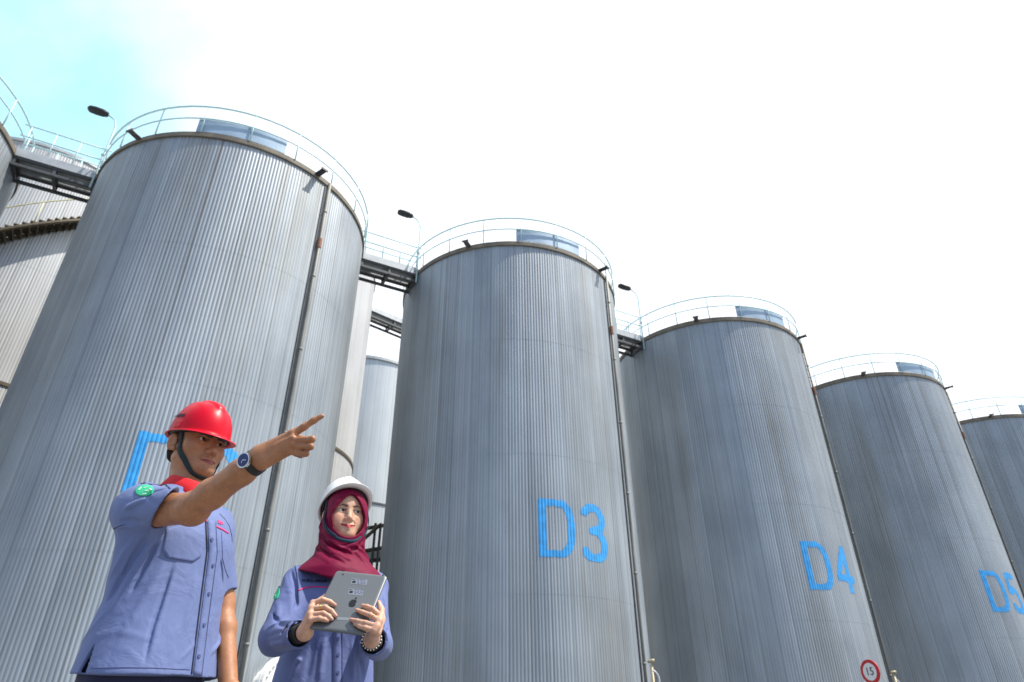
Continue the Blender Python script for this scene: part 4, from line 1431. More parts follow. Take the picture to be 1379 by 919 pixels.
    for x in (-1, 1):
        s.rc(B.w(x*.05, -.02, 1.345), (ShR+V3(0, .01, .016)) if x < 0 else ShL+V3(0, 0, .015), .050, .056, .05)
    s.rc(B.w(-.10, .02, 1.20), ShR, .06, .06, .06)
    s.rc(ShR+V3(.0, .01, -.03), B.w(-.115, -.025, 1.10), .05, .055, .05)
    end = ShR+dS*.150
    def sleeve_fn(S0, D, ln, r0, r1, hem=None):
        E_ = S0+D*ln
        cn, co_ = (D, E_) if hem is None else hem
        def fn(P):
            q_ = P-S0; t = q_ @ D
            e = q_-t[:, None]*D
            d = np.sqrt((e*e).sum(1))-(r0+(r1-r0)*np.clip(t/ln, -.2, 1.2))
            d = np.maximum(d, (P-co_) @ cn); d = np.maximum(d, -t-.05)
            return d
        def cav(P):
            q_ = P-S0; t = q_ @ D
            e = q_-t[:, None]*D
            d = np.sqrt((e*e).sum(1))-(r0+(r1-r0)*np.clip(t/ln, -.2, 1.4))+.0095
            return np.maximum(d, -((P-co_) @ cn)-.06)
        return fn, cav, (S0+E_)/2, ln/2+max(r0, r1)+.03
    hc = ShR+(ElR-ShR)*.5+V3(0, 0, .0)
    vd = unit(hc-CAMP); e_ = at(237, 664, hc[1])-at(197, 716, hc[1])
    hn = np.cross(e_, vd); hn = unit(unit(hn)*(1 if hn @ (ElR-ShR) > 0 else -1)-.16*vd)
    hc = at(217.5, 690, hc[1])
    fn, cav, cc, rr = sleeve_fn(ShR-dS*.01+V3(0, 0, .002), dS, .24, .062, .064, (hn, hc))
    s.fn(fn, cc, rr, .035)
    s.sp(ShR+V3(.008, .012, .0), .055, .04)
    dL2 = unit(ElL-ShL)
    fn2, cav2, cc2, rr2 = sleeve_fn(ShL, dL2, .205, .058, .052)
    s.fn(fn2, cc2, rr2, .03)
    base_n = len(s.ops)
    def ST(px, w, amp):
        P = [p for p in s0.hit(px)]
        s.stroke(P, w*.7, amp*2.1)
    s0 = Field(); s0.ops = list(s.ops)
    s.noise(.0042, 13, 21, stretch=(1, 1, .6)); s.noise(.0018, 34, 8)
    # creases read off the cloth: under the arm, across the flank, down the front
    ST([(188, 722), (168, 745), (150, 778)], .010, .010)
    ST([(197, 724), (176, 757), (146, 812)], .011, -.008)
    ST([(206, 727), (181, 772), (152, 822)], .010, .009)
    ST([(213, 728), (192, 768), (176, 800)], .010, -.007)
    ST([(222, 758), (200, 800), (160, 862)], .014, .007)
    ST([(180, 735), (172, 752), (163, 775)], .006, .006)
    ST([(239, 757), (226, 800), (212, 845), (199, 900)], .007, .0060)
    ST([(234, 757), (220, 800), (205, 845), (192, 900)], .009, -.0045)
    ST([(262, 770), (256, 810), (246, 850)], .012, .005)
    ST([(130, 858), (165, 852), (200, 862)], .012, .006)
    ST([(146, 868), (175, 880), (190, 892)], .010, .005)
    ST([(110, 870), (132, 840), (150, 820)], .010, .006)
    ST([(240, 890), (254, 876), (262, 865)], .007, .005)
    ST([(284, 880), (296, 866), (300, 850)], .008, .005)
    ST([(290, 740), (296, 760), (300, 790)], .006, -.004)
    # sleeve folds
    ST([(184, 647), (200, 645), (219, 649)], .006, -.007)
    ST([(180, 652), (198, 649), (216, 651)], .006, .006)
    ST([(186, 655), (202, 651.5), (216, 653)], .005, -.006)
    ST([(166, 686), (182, 678), (196, 673)], .010, .008)
    ST([(196, 668), (208, 661.5), (221, 658)], .007, -.007)
    ST([(200, 671), (205, 676), (211, 682)], .006, -.005)
    ST([(160, 704), (176, 701), (192, 703)], .009, -.006)
    ST([(156, 712), (168, 708), (184, 712)], .006, .005)
    # open foot of the shirt, open sleeves, neck
    inner = Field(); inner.loft(B, zs, A, Bd, cy, n=2.25, grow=-.006)
    inner_fn = inner.ops[0][0]
    s.fn(lambda P: np.maximum(inner_fn(P), P[:, 2]-.93), B.w(0, 0, .88), .26, .002, 's')
    vt = s0.hit([(133, 861)])[0]; vb = s0.hit([(112, 905)])[0]; vb2 = vb+(vb-vt)*.4
    s.rc(vt, vb2, .001, .021, .001, 's')
    s.fn(cav, cc, rr, .002, 's'); s.fn(cav2, cc2, rr2, .002, 's')
    s.rc(B.w(0, .005, 1.34), H.w(0, -.015, -.10), .066, .074, .01, 's')
    shirt = solid('shirt', s, (-1.46, 1.70, .80), (-.72, 2.54, 1.46), .0028, M_SHIRT, root)
    # shirt trims
    patch('chest_pocket', s, [(224, 712), (218.5, 741), (226, 751.5), (261, 757), (270.5, 750.5), (276, 716), (276, 706), (250, 706)], M_SHIRT, shirt, .0016, thick=.0025)
    strip('pocket_stitching', s, [(219.5, 741), (226.5, 750.8), (260.5, 756), (269.5, 750)], .0016, M_STITCH, shirt, .0040)
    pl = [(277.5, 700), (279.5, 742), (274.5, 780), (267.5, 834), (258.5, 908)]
    plc = [(x+8, y+1.5) for x, y in pl]
    strip('button_placket', s, plc, .032, M_SHIRT, shirt, .003, 6, .004)
    strip('placket_gap_shade', s, pl, .0042, M_SEAM_AND_SHADE, shirt, .0022, 6)  # dark strip painted in for the shade line under the overlapping edge
    strip('placket_stitching', s, [(x+13.5, y+2.5) for x, y in pl], .0014, M_STITCH, shirt, .0042, 6)
    for x, y in ((285.5, 727), (287, 762), (281.5, 800), (275, 842), (268, 884)):
        p = s.hit([(x, y)], .004)[0]; n_ = s.grad(p[None])[0]
        mb = MB(); mb.tube([p-n_*.002, p+n_*.0016], .0055, 12); mb.build('button', M_STITCH, shirt)
    strip('hem_stitching', s, [(122, 900), (165, 899), (205, 899.5), (256, 902)], .0016, M_STITCH, shirt, .0012, 5)
    strip('chest_piping', s, [(276, 699), (284, 707), (293, 709.5), (301, 713.5), (308, 718)], .0050, M_PINK, shirt, .0020, 4)
    strip('armhole_seam', s, [(296, 692), (303, 699), (309, 708), (312.5, 722), (313, 730)], .0035, M_SEAM_AND_SHADE, shirt, .0012, 4)
    strip('second_pocket_seam', s, [(298.5, 717), (299.5, 735), (300, 752), (304, 768), (308, 778)], .0018, M_STITCH, shirt, .0012, 4)
    strip('shoulder_seam', s, [(189, 645.5), (204, 644.2), (219, 648.5), (229, 658)], .0035, M_SEAM_AND_SHADE, shirt, .0012, 5)
    strip('sleeve_seam', s, [(152.5, 713), (160, 708.5), (168, 706.5)], .0026, M_SEAM_AND_SHADE, shirt, .0012, 5)
    # round green works badge on the sleeve
    c0, e1, e2 = np.array((194.5, 660.5)), np.array((12.4, -2.6)), np.array((2.6, 7.4))
    el_ = [c0+e1*math.cos(2*PI*k/18)+e2*math.sin(2*PI*k/18) for k in range(18)]
    bd = patch('sleeve_badge', s, el_, M_GREEN, shirt, .003, 7, 2, .002)
    for (x0, y0_, x1, y1) in ((186, 660, 190, 656), (193, 657, 199, 655.5), (201, 658, 204, 660), (191, 666, 196, 665), (195, 661, 200, 660.5)):
        strip('badge_stitching', s, [(x0, y0_), (x1, y1)], .0032, M_WHTTH, bd, .0046, 3, .001)
    lettering('chest_emblem', 'SP', s, (293.5, 704), (300.5, 708.2), (294.3, 699.8), M_PINK, shirt, .0026, .04)
    # ---- red collar, folded over, open at the throat
    cN = Frame(B.w(0, -.010, 1.388), B.R[:, 0], unit(B.R[:, 1]-.32*V3(0, 0, 1)), unit(V3(0, 0, 1)+.32*B.R[:, 1]))
    n = 60; V = []; F = []
    prof = [(.066, -.012, .0), (.067, .020, .0), (.071, .030, .0), (.078, .026, .0), (.098, -.022, .0), (.094, -.025, .0), (.074, .018, 0), (.070, -.01, 0)]
    for i in range(n+1):
        g = math.radians(26)+(2*PI-math.radians(52))*i/n        # 0 = throat
        pt = math.exp(-(min(i, n-i)/5.0)**2)
        for r_, z_, _ in prof:
            rr_ = r_*(1+.12*pt*(z_ < 0)); z2 = z_-(.020*pt if z_ < 0 else 0)
            V.append(cN.w(rr_*math.sin(g)*.98, rr_*math.cos(g)*1.05, z2))
    m = len(prof)
    for i in range(n):
        for k in range(m): F.append((i*m+k, (i+1)*m+k, (i+1)*m+(k+1) % m, i*m+(k+1) % m))
    F += [tuple(range(m)), tuple(n*m+k for k in range(m))][:2]
    mb = MB(); mb.add(V, F); mb.build('collar', M_REDC, root, smooth=True)
    trousers(B, root, M_NAVY, a=.165, b=.125)
    shoes(B, root)
    # ---- helmet
    h, K = helmet(H, (0, .004, .030), -8, 0, M_REDH, root, True, .90)
    helmet_slot(K, -1, M_REDH, h); helmet_slot(K, 1, M_REDH, h)
    mb = MB()   # sweatband
    pts = [K.w(.092*math.sin(2*PI*k/40), .110*math.cos(2*PI*k/40), .006) for k in range(40)]
    mb.tube(pts, .010, 6, closed=True); mb.build('sweatband', M_BLACKP, h, smooth=True)
    # small dark lettering on the shell's side
    Hm = Field()
    Hm.el(K.w(0, 0, .004), np.array((.106, .126, .138))*K.s, K.R)
    lettering('helmet_lettering', 'HSE', Hm, (233, 562.5), (248, 561), (235, 558.5), M_SEAM_AND_SHADE, h, .004, .05)
    # chin strap: webbing from shell past the ear to below the chin and up the other side
    hb = Field(); head_base(hb, H, .03)
    hb.rc(H.w(0, -.01, -.09), nb, .052, .056, .02)
    left = [(-.079, .020, .036), (-.078, .024, .0), (-.070, .030, -.035), (-.056, .044, -.068), (-.038, .062, -.099), (-.016, .078, -.119), (0, .082, -.122)]
    ln = left+[(-x, y, z) for x, y, z in left[-2::-1]]
    tt = np.linspace(0, len(ln)-1, 61); arr = np.array(ln)
    arr = np.stack([np.interp(tt, np.arange(len(ln)), arr[:, i]) for i in range(3)], 1)
    ker = np.array((.25, .5, .25))
    for _ in range(3):
        arr[1:-1] = .25*arr[:-2]+.5*arr[1:-1]+.25*arr[2:]
    strip('chin_strap', hb, None, .018, M_STRAP1, h, .0045, thick=.0025, pts3=np.array([H.w(*p) for p in arr]))
    # ---- wristwatch
    ax_ = unit(WrR-ElR); wc = ElR+(WrR-ElR)*.90
    toc = unit(CAMP-wc); toc = unit(toc+.55*UP-.15*RT); nf = unit(toc-ax_*(toc @ ax_)); tv = np.cross(ax_, nf)
    mb = MB(); pts = []
    V = []; n = 48
    for k in range(n):
        a = 2*PI*k/n
        d = nf*math.cos(a)+tv*math.sin(a)
        # follow the wrist
        lo_, hi_ = .0, .09
        for _ in range(22):
            md = (lo_+hi_)/2
            if f.eval((wc+d*md)[None])[0] < .0012: lo_ = md
            else: hi_ = md
        for (o_, w_) in ((0, -.0105), (.0030, -.0105), (.0030, .0105), (0, .0105)):
            V.append(wc+d*(hi_+o_)+ax_*w_)
    F = [(k*4+j, ((k+1) % n)*4+j, ((k+1) % n)*4+(j+1) % 4, k*4+(j+1) % 4) for k in range(n) for j in range(4)]
    mb.add(V, F)
    wa = mb.build('wristwatch', M_BLACKP, root)
    hi_ = .05
    while f.eval((wc+nf*hi_)[None])[0] > .002: hi_ -= .0005
    c = wc+nf*(hi_+.001)
    def disc(r0, r1, z0, z1, mat, nm, par):
        mb = MB(); n = 32; V = []
        for r_, z_ in ((0.0001, z0), (r0, z0), (r1, z1), (.0001, z1)):
            for k in range(n):
                V.append(c+nf*z_+(ax_*math.cos(2*PI*k/n)+tv*math.sin(2*PI*k/n))*r_)
        F = [(j*n+k, j*n+(k+1) % n, (j+1)*n+(k+1) % n, (j+1)*n+k) for j in range(3) for k in range(n)]
        mb.add(V, F); return mb.build(nm, mat, par)
    disc(.0215, .0215, 0, .0085, M_CHROME, 'watch_case', wa)
    disc(.0180, .0180, .0085, .0092, M_WATCHD, 'watch_dial', wa)
    for a, l_ in ((.6, .012), (2.4, .009)):
        mb = MB(); mb.bar(c+nf*.0100, c+nf*.0100+(ax_*math.cos(a)+tv*math.sin(a))*l_, .0018, .0008, upv=nf); mb.build('watch_hand', M_CHROME, wa)
    settle(root)
    print('MAN', np.linalg.norm(ElR-ShR), np.linalg.norm(WrR-ElR), np.linalg.norm(ElL-ShL), np.linalg.norm(WrL-ElL), ShL)
build_man()

# ================================================================== the woman and her tablet
def build_woman():
    C = V3(-.705, 2.765, 0)
    B = body_frame(C, 27, sc=1.0)
    e = at(470.4, 687.8, 2.70)
    H0 = body_frame((0, 0, 0), 27, pitch=3, roll=0, sc=.95)
    H = Frame(e-H0.R @ np.array((0, .085, 0))*.95, H0.R[:, 0], H0.R[:, 1], H0.R[:, 2], .95)
    root = empty('person', tuple(C))
    tag(root, 'woman in a white helmet and maroon headscarf holding a tablet', 'person', 'two site workers')
    # tablet: back face towards the camera
    TL, TRt, BL = at(453, 767.4, 2.45), at(522.8, 774.8, 2.43), at(427, 845.5, 2.33)
    ex = unit(TRt-TL); ey = BL-TL; ey = unit(ey-ex*(ey @ ex)); nz = np.cross(ex, ey)
    if nz @ (CAMP-TL) < 0: nz = -nz
    W_, H_ = .190, .241
    def tp(px, py, w=0.0):
        d = ray(px, py); t = ((TL-CAMP) @ nz+w)/(d @ nz)
        return CAMP+d*t
    def tl(u, v, w=0.0): return TL+ex*u+ey*v+nz*w
    def c6(x, y, w): return tp(400+x/7.07, 755+y/7.07, w)
    # joints
    ShR = B.w(-.150, -.01, 1.205); ShL = B.w(.150, -.01, 1.205)
    WrR = at(411, 852, 2.37); WrL = at(500.5, 862, 2.43)
    ElR = at(373, 861, 2.55); ElL = at(510, 870, 2.66)
    f = Field()
    add_head(f, H, True, smile=.8)
    nb = B.w(0, -.02, 1.26)
    f.rc(H.w(0, -.018, -.07), nb, .046, .050, .025)
    for x in (-1, 1):
        f.rc(B.w(x*.03, -.02, 1.26), B.w(x*.12, -.01, 1.205), .038, .042, .04)
    f.loft(B, [.78, .90, 1.02, 1.15, 1.24], [.13, .115, .12, .125, .08], [.095, .08, .085, .085, .055], n=2.2, k=.04)
    leg_ops(f, B, .85, .80)
    for S_, E_, W2 in ((ShR, ElR, WrR), (ShL, ElL, WrL)):
        f.rc(S_, E_, .046, .038, .03)
        f.ch([E_, E_+(W2-E_)*.3, W2], [.037, .037, .0255], .02)
    # her right hand: four fingers across the tablet's back, thumb behind its edge
    kn = []
    def hand(wr, mcps, fingers, rad, thumb, pr=.017):
        for m_ in mcps:
            f.rc(wr, m_, pr+.003, rad*1.22, .012)
        for j in range(3):
            f.rc(mcps[j], mcps[j+1], rad*1.12, rad*1.12, .008)
        for m_, fg in zip(mcps, fingers):
            n = len(fg)
            f.ch([m_]+fg, [rad*1.12, rad*1.05, rad*.95, rad*.74][:n+1], .0032)
            kn.extend([m_, fg[0]])
        f.ch(thumb, [.0145, .0118, .0105, .0082], .008)
    mR = [c6(152, 405, .014), c6(136, 458, .017), c6(128, 515, .017), c6(126, 565, .014)]
    fR = [[c6(248, 372, .020), c6(312, 392, .012), c6(362, 424, .0075)],
          [c6(268, 444, .021), c6(330, 482, .013), c6(370, 527, .0075)],
          [c6(250, 502, .020), c6(300, 530, .013), c6(332, 560, .0075)],
          [c6(215, 552, .018), c6(260, 564, .012), c6(292, 576, .0075)]]
    thR = [c6(120, 600, -.010), c6(165, 470, -.020), c6(222, 385, -.022), c6(272, 338, -.016)]
    hand(WrR, mR, fR, .0080, thR)
    mL = [c6(792, 525, .012), c6(785, 578, .016), c6(762, 628, .016), c6(735, 668, .014)]
    fL = [[c6(722, 462, .020), c6(668, 440, .012), c6(622, 428, .0075)],
          [c6(700, 522, .021), c6(622, 492, .013), c6(566, 470, .0075)],
          [c6(655, 596, .020), c6(575, 578, .013), c6(510, 562, .0075)],
          [c6(655, 645, .017), c6(600, 626, .012), c6(548, 604, .0075)]]
    thL = [c6(760, 690, -.006), c6(806, 560, -.018), c6(800, 470, -.020), c6(776, 400, -.014)]
    hand(WrL, mL, fL, .0080, thL)
    base = np.array((.61, .365, .245)); lip = (.46, .035, .045)
    nails = [q_[-1] for q_ in fR+fL]+[thR[-1], thL[-1]]
    def paint(P):
        col = np.tile(base, (len(P), 1))
        m = np.linalg.norm(P-H.o, axis=1) < .2
        c = col[m]; paint_head(H, P[m], c, base, lip, True); col[m] = c
        a = np.zeros(len(P))
        for p_ in kn: a = np.maximum(a, np.exp(-((P-p_)**2).sum(1)/.011**2))
        col = col*(1-.18*a[:, None]*np.array((.5, 1, 1)))
        b = np.zeros(len(P))
        for p_ in nails: b = np.maximum(b, np.exp(-((P-p_-nz*.0055)**2).sum(1)/.0062**2))
        col = col+(b*.6)[:, None]*(np.array((.55, .22, .19))-col)
        return col
    solid('body', f, (-1.12, 2.20, .26), (-.30, 3.06, 1.68), .0024, M_SKIN2, root, 1, zwarp, paint)
    eyes(H, root, unit(H.d(.42, 1, .16)))
    # ---- tunic
    s = Field()
    zs = [.60, .75, .88, .98, 1.08, 1.16, 1.21, 1.255]
    A = [.215, .200, .178, .162, .165, .168, .135, .080]
    Bd = [.170, .155, .140, .125, .130, .118, .090, .065]
    cy = [-.01, -.01, -.005, 0, .006, 0, -.01, -.015]
    s.loft(B, zs, A, Bd, cy, n=2.25)
    for x, S_ in ((-1, ShR), (1, ShL)):
        s.rc(B.w(x*.05, -.02, 1.235), S_+V3(0, 0, .008), .042, .050, .05)
    cavs = []
    for S_, E_, W2, r0, r1, r2 in ((ShR, ElR, WrR, .058, .053, .046), (ShL, ElL, WrL, .056, .048, .046)):
        D = unit(W2-E_); end = W2-D*.045
        s.rc(S_, E_, r0, r1, .03)
        a, b = np.array(E_), np.array(end)
        def fn(P, a=a, D=D, L_=float(np.linalg.norm(end-E_)), r1=r1, r2=r2):
            q_ = P-a; t = q_ @ D; e_ = q_-t[:, None]*D
            d = np.sqrt((e_*e_).sum(1))-(r1+(r2-r1)*np.clip(t/L_, 0, 1))
            return np.maximum(np.maximum(d, t-L_), -t-r1*.6)
        def cav(P, a=a, D=D, L_=float(np.linalg.norm(end-E_)), r1=r1, r2=r2):
            q_ = P-a; t = q_ @ D; e_ = q_-t[:, None]*D
            return np.maximum(np.sqrt((e_*e_).sum(1))-(r1+(r2-r1)*np.clip(t/L_, 0, 1.2))+.0065, L_-.06-t)
        s.fn(fn, (E_+end)/2, np.linalg.norm(end-E_)/2+.07, .02)
        cavs.append((cav, end, .09))
    s0 = Field(); s0.ops = list(s.ops)
    def ST(px, w, amp): s.stroke(list(s0.hit(px)), w*.85, amp*1.9)
    s.noise(.0040, 15, 31, stretch=(1, 1, .6)); s.noise(.0016, 38, 9)
    ST([(392, 768), (398, 790), (399, 815), (396, 840)], .007, -.009)
    ST([(384, 775), (391, 800), (392, 830)], .010, .007)
    ST([(405, 770), (403, 790), (404, 812)], .007, .006)
    ST([(362, 845), (380, 838), (402, 836)], .009, .009)
    ST([(358, 858), (378, 850), (402, 848)], .008, -.008)
    ST([(362, 870), (382, 866), (404, 864)], .009, .007)
    ST([(366, 820), (374, 838), (386, 846)], .009, -.006)
    ST([(372, 800), (376, 820), (372, 838)], .010, .006)
    ST([(514, 832), (519, 845), (512, 858)], .007, .008)
    ST([(510, 848), (520, 858), (520, 870)], .006, -.007)
    ST([(516, 800), (520, 818), (518, 835)], .008, .006)
    ST([(410, 868), (402, 890), (392, 915)], .010, .008)
    ST([(424, 860), (418, 885), (412, 918)], .011, -.007)
    ST([(438, 858), (434, 885), (430, 918)], .011, .007)
    ST([(476, 862), (474, 885), (476, 918)], .010, .007)
    ST([(486, 862), (486, 890), (490, 918)], .010, -.006)
    ST([(420, 790), (419, 805), (420, 822)], .005, -.005)
    for cav, c_, r_ in cavs: s.fn(cav, c_, r_, .002, 's')
    inner = Field(); inner.loft(B, zs, A, Bd, cy, n=2.25, grow=-.012)
    ifn = inner.ops[0][0]
    s.fn(lambda P: np.maximum(ifn(P), P[:, 2]-.72), B.w(0, 0, .66), .26, .002, 's')
    s.rc(B.w(0, -.01, 1.20), H.w(0, -.015, -.10), .058, .066, .01, 's')
    sh = solid('tunic', s, (-1.10, 2.30, .56), (-.34, 3.06, 1.32), .0030, M_SHIRT2, root)
    strip('chest_piping', s, [(402, 795), (412, 791), (424, 790), (436, 790.5), (448, 791)], .0050, M_PINK, sh, .0022, 4)
    lettering('name_embroidery', 'NURUL AMALIA', s, (406.5, 783.5), (440.5, 784.5), (407, 779.6), M_SEAM_AND_SHADE, sh, .0024, .03)
    strip('armhole_seam', s, [(396, 757), (399.5, 772), (401.5, 790), (401.5, 812)], .0030, M_SEAM_AND_SHADE, sh, .0012, 5)
    strip('button_placket', s, [(455, 850), (455, 868), (455, 890), (455, 925)], .034, M_SHIRT2, sh, .003, 6, .004)
    for dx in (-5.5, 6):
        strip('placket_stitching', s, [(455+dx, 850), (455+dx, 880), (455+dx, 925)], .0018, M_STITCH, sh, .0045, 6)
    for y in (860, 882, 906):
        p = s.hit([(455.5, y)], .004)[0]; n_ = s.grad(p[None])[0]
        mb = MB(); mb.tube([p-n_*.002, p+n_*.0016], .0055, 12); mb.build('button', M_STITCH, sh)
    # round badge on her right sleeve
    c0, e1, e2 = np.array((370.5, 797.5)), np.array((5.6, 1.0)), np.array((-1.2, 10.0))
    el_ = [c0+e1*math.cos(2*PI*k/16)+e2*math.sin(2*PI*k/16) for k in range(16)]
    bd = patch('sleeve_badge', s, el_, M_GREEN, sh, .003, 6, 2, .002)
    for (x0, y0_, x1, y1) in ((369, 792, 371, 791), (368, 798, 372, 797), (370, 803, 371, 801)):
        strip('badge_stitching', s, [(x0, y0_), (x1, y1)], .0030, M_WHTTH, bd, .0046, 3, .001)
    # black sleeves under the tunic's cuffs
    for S_, W2 in ((ElR, WrR), (ElL, WrL)):
        D = unit(W2-S_); q_ = Field()
        q_.rc(W2-D*.085, W2-D*.008, .034, .0305, .01); q_.noise(.0015, 70, 4)
        q_.fn(lambda P, W2=W2, D=D: (P-W2) @ D+.010, W2, 9, .002, 'i')
        solid('inner_sleeve', q_, W2-.13, W2+.13, .0026, M_BLACKC, root)
    # ---- headscarf
    v = Field()
    head_base(v, H, .05, True, grow=.0080)
    v.rc(H.w(0, -.012, -.055), H.w(0, -.01, -.125), .074*.95, .070*.95, .05)
    v.rc(H.w(0, -.004, -.105), H.w(0, .002, -.180), .068*.95, .085*.95, .06)
    v.loft(B, [1.16, 1.21, 1.245, 1.285, 1.325, 1.37], [.188, .186, .172, .128, .090, .074], [.142, .140, .130, .108, .086, .072], [.006, .006, .006, .004, 0, 0], n=2.1, k=.05)
    v.rc(B.w(-.03, .085, 1.24), B.w(.06, .10, 1.19), .045, .040, .05)
    # hem of the cape: higher over the shoulders, pointed in front
    def hem(P):
        q_ = B.loc(P)
        lim = 1.246-.045*np.clip(q_[:, 1]/.13, 0, 1)**1.5-.008*np.cos(q_[:, 0]*30)
        return lim-q_[:, 2]
    v.fn(hem, B.w(0, 0, 1.2), 9, .006, 'i')
    v0 = Field(); v0.ops = list(v.ops)
    def SV(px, w, amp): v.stroke(list(v0.hit(px)), w*.85, amp*2.4)
    def cr(*pp): return [(400+x/7.66, 640+y/7.66) for x, y in pp]
    SV(cr((215, 430), (235, 540), (330, 680), (450, 750), (600, 800)), .007, .0085)
    SV(cr((205, 480), (250, 620), (360, 730), (520, 800), (640, 850)), .007, -.0085)
    SV(cr((190, 560), (240, 690), (370, 800), (560, 880)), .008, .0085)
    SV(cr((150, 640), (220, 760), (360, 850), (520, 920)), .007, -.0075)
    SV(cr((110, 720), (200, 820), (330, 900)), .008, .0075)
    SV(cr((80, 790), (130, 770), (190, 800)), .006, -.0060)
    SV(cr((690, 560), (660, 660), (580, 720), (500, 745)), .008, .0080)
    SV(cr((700, 640), (650, 740), (560, 780)), .007, -.0070)
    SV(cr((600, 720), (690, 800), (780, 880)), .008, .0100)
    SV(cr((560, 760), (640, 850), (720, 930)), .007, -.0080)
    SV(cr((660, 720), (740, 790), (820, 890)), .006, -.0070)
    SV(cr((300, 330), (290, 430), (330, 540)), .006, -.0040)
    SV(cr((440, 240), (400, 300), (360, 380)), .006, .0030)
    v.noise(.0030, 26, 12); v.noise(.0009, 70, 13)
    # opening for the face, pointed at the brow
    def face(P):
        q_ = H.loc(P); x, y, z = q_[:, 0], q_[:, 1], q_[:, 2]
        zc = z+.030
        top = np.where(zc > 0, .0960, .0910)
        wid = .0690*(1-.42*np.clip(zc/.096, 0, 1)**1.3)
        k_ = np.sqrt((x/wid)**2+(zc/top)**2)
        return np.maximum((k_-1)*.066, .012-y)
    v.fn(face, H.w(0, .07, -.03), .13, .005, 's')
    solid('headscarf', v, (-1.02, 2.48, 1.07), (-.44, 3.04, 1.66), .0027, M_HIJAB, root, 1)
    # ---- helmet, pushed back on the head
    h, K = helmet(H, (.003, -.026, .047), 27, 4, M_WHTH, root, False, .98)
    mb = MB()
    pts = [K.w(.094*math.sin(2*PI*k/48), .110*math.cos(2*PI*k/48), .012) for k in range(48)]
    mb.tube(pts, .008, 6, closed=True); mb.build('sweatband', M_BLACKP, h, smooth=True)
    for a in (-62, -118, 62, 118):
        a = math.radians(a); mb = MB()
        mb.bar(K.w(.097*math.sin(a), .115*math.cos(a), .002), K.w(.090*math.sin(a), .104*math.cos(a), .045), .022, .006, upv=tuple(K.d(math.sin(a), math.cos(a), 0)))
        mb.build('harness_tab', M_BLACKP, h)
    # chin strap over the scarf
    vb = Field(); vb.ops = [o_ for o_ in v.ops if o_[4] == 'u']
    left = [(-.092, .030, .050), (-.086, .040, .010), (-.078, .048, -.035), (-.064, .058, -.076), (-.042, .068, -.111), (-.018, .078, -.131), (0, .081, -.134)]
    ln = left+[(-x, y, z) for x, y, z in left[-2::-1]]
    arr = np.array(ln); tt = np.linspace(0, len(ln)-1, 61)
    arr = np.stack([np.interp(tt, np.arange(len(ln)), arr[:, i]) for i in range(3)], 1)
    for _ in range(3): arr[1:-1] = .25*arr[:-2]+.5*arr[1:-1]+.25*arr[2:]
    strip('chin_strap', vb, None, .013, M_STRAP2, h, .0035, thick=.0022, pts3=np.array([H.w(*p) for p in arr]))
    # ---- bracelet and rings
    D = unit(WrL-ElL); u_ = unit(np.cross(D, (0, 0, 1))); w_ = np.cross(D, u_)
    br = None
    mb = MB(); c_ = WrL+D*.004
    for k in range(20):
        a = 2*PI*k/20
        d = u_*math.cos(a)+w_*math.sin(a); r_ = .012
        while f.eval((c_+d*r_)[None])[0] < .003 and r_ < .06: r_ += .0008
        p = c_+d*r_
        mb.lathe([(.0001, -.003), (.0021, -.0021), (.003, 0), (.0021, .0021), (.0001, .003)], 8, c=p)
    mb.build('bracelet', M_PEARL, root, smooth=True)
    for m_, n_ in ((mR[1], fR[1][0]), (mL[1], fL[1][0])):
        c_ = m_+(n_-m_)*.72; D = unit(n_-m_); u_ = unit(np.cross(D, nz)); w_ = np.cross(D, u_)
        mb = MB(); mb.tube([c_+(u_*math.cos(2*PI*k/20)+w_*math.sin(2*PI*k/20))*.0092 for k in range(20)], .0013, 6, closed=True)
        mb.build('ring', M_GOLD, root, smooth=True)
    trousers(B, root, M_NAVY, .94, .150, .115)
    shoes(B, root)
    settle(root)
    # ---- tablet
    tb = empty('tablet', tuple(tl(W_/2, H_, 0)))
    tag(tb, 'silver tablet seen from its back, held in the woman\'s two hands', 'tablet')
    def rrect(u0, v0, u1, v1, r, n=6):
        P = []
        for cx_, cy_, a0 in ((u1-r, v0+r, -90), (u1-r, v1-r, 0), (u0+r, v1-r, 90), (u0+r, v0+r, 180)):
            for k in range(n+1):
                a = math.radians(a0+90*k/n); P.append((cx_+r*math.cos(a), cy_+r*math.sin(a)))
        return P
    mb = MB()
    rings_ = [(.0, -.0088, .012), (.0, -.0062, .012), (.0012, -.0030, .012), (.0045, -.0008, .011), (.010, 0.0, .008)]
    V = []
    for ins, w, r in rings_:
        V += [tl(u, v_, w) for u, v_ in rrect(ins, ins, W_-ins, H_-ins, r)]
    n = 28
    F = [(j*n+k, j*n+(k+1) % n, (j+1)*n+(k+1) % n, (j+1)*n+k) for j in range(len(rings_)-1) for k in range(n)]
    F += [tuple(range(n))[::-1], tuple((len(rings_)-1)*n+k for k in range(n))]
    mb.add(V, F); bo = mb.build('back_shell', M_ALU, tb, smooth=False)
    mb = MB(); mb.add([tl(u, v_, -.0091) for u, v_ in rrect(.004, .004, W_-.004, H_-.004, .01)], [tuple(range(28))]); mb.build('glass_front', M_BLACKP, tb)
    def flat(nm, poly, mat, par, w=.0006):
        mb = MB(); n = len(poly); V = [tl(u, v_, w) for u, v_ in poly]+[tl(u, v_, -.0004) for u, v_ in poly]
        mb.add(V, [tuple(range(n)), tuple(range(2*n-1, n-1, -1))]+[(k, (k+1) % n, n+(k+1) % n, n+k) for k in range(n)])
        return mb.build(nm, mat, par)
    def uv(x, y):
        p = c6(x, y, 0)-TL; return np.array((p @ ex, p @ ey))
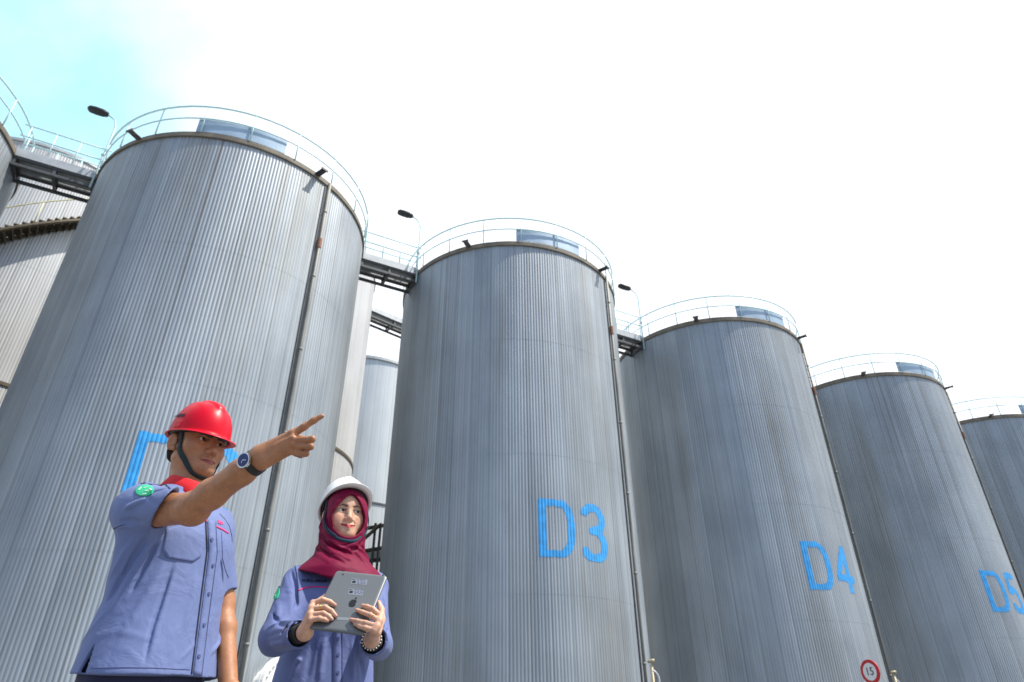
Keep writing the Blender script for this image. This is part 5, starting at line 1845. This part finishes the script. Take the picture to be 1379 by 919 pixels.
    def quad(nm, pts, mat, par, w=.0006): return flat(nm, [tuple(uv(*p)) for p in pts], mat, par, w)
    # bitten fruit emblem with its leaf
    c = uv(530, 408); S_ = .0152
    pr = []
    for k in range(40):
        a = 2*PI*k/40
        r_ = 1.0+.07*math.cos(2*a)*-1
        x, y = r_*math.cos(a)*.92, r_*math.sin(a)
        if abs(x) < .34: y += (.16*(1-abs(x)/.34) if y < 0 else -.12*(1-abs(x)/.34))
        dx, dy = x-1.08, y+.10
        dd = math.hypot(dx, dy)
        if dd < .46: x, y = 1.08+dx/dd*.46, -.10+dy/dd*.46
        pr.append((c[0]+x*S_, c[1]+y*S_))
    flat('fruit_emblem', pr, M_BLACKT, bo)
    lf = [(c[0]+(.06+.34*t+.16*math.sin(PI*t)*s_)*S_, c[1]+(-1.12-.52*t+.14*math.sin(PI*t)*s_)*S_) for s_, ts in ((1, np.linspace(0, 1, 7)), (-1, np.linspace(1, 0, 7)[1:-1])) for t in ts]
    flat('emblem_leaf', lf, M_BLACKT, bo)
    # two worn asset stickers with tiny print
    for (x0, y0_, x1, y1) in ((522, 172, 672, 226), (494, 268, 632, 328)):
        st = quad('asset_sticker', [(x0, y0_), (x1, y0_+12), (x1-9, y1+8), (x0-9, y1-4)], M_STICK, bo, .0005)
        g = np.random.default_rng(int(x0))
        for r_ in range(4):
            for k in range(3):
                xx = x0+52+k*30+g.uniform(-3, 3); yy = y0_+9+r_*12
                quad('sticker_print', [(xx, yy), (xx+g.uniform(12, 24), yy+1.5), (xx+g.uniform(12, 22), yy+5), (xx-1, yy+3.5)], M_STITCH, st, .0009)
        quad('sticker_print', [(x0+4, y0_+8), (x0+36, y0_+10), (x0+33, y0_+14), (x0+2, y0_+12)], M_BLACKT, st, .0009)
        quad('sticker_print', [(x0+8, y0_+22), (x0+40, y0_+24), (x0+34, y0_+44), (x0+2, y0_+42)], M_BLACKT, st, .0009)
    quad('label_strip', [(384, 540), (505, 546), (500, 572), (378, 566)], M_STICK, bo)
    # lens, microphone and key
    for x, y, r_ in ((438, 133, .0028), (818, 140, .0028)):
        cc = uv(x, y); flat('camera_lens', [(cc[0]+r_*math.cos(2*PI*k/16), cc[1]+r_*math.sin(2*PI*k/16)) for k in range(16)], M_BLACKT, bo, .0009)
    mb = MB(); mb.bar(tl(.018, .0005, -.003), tl(.030, .0005, -.003), .003, .003, upv=nz); mb.build('power_key', M_BLACKT, tb)
    for v0_, v1_ in ((.030, .040), (.046, .062)):
        mb = MB(); mb.bar(tl(.0, v0_, -.0035), tl(.0, v1_, -.0035), .003, .0028, upv=nz); mb.build('side_key', M_BLACKT, tb)
    settle(tb)
    L_ = np.linalg.norm
    print('WOMAN arms', L_(ElR-ShR), L_(WrR-ElR), L_(ElL-ShL), L_(WrL-ElL), 'finger', L_(fR[1][2]-mR[1]), H.o)
build_woman()
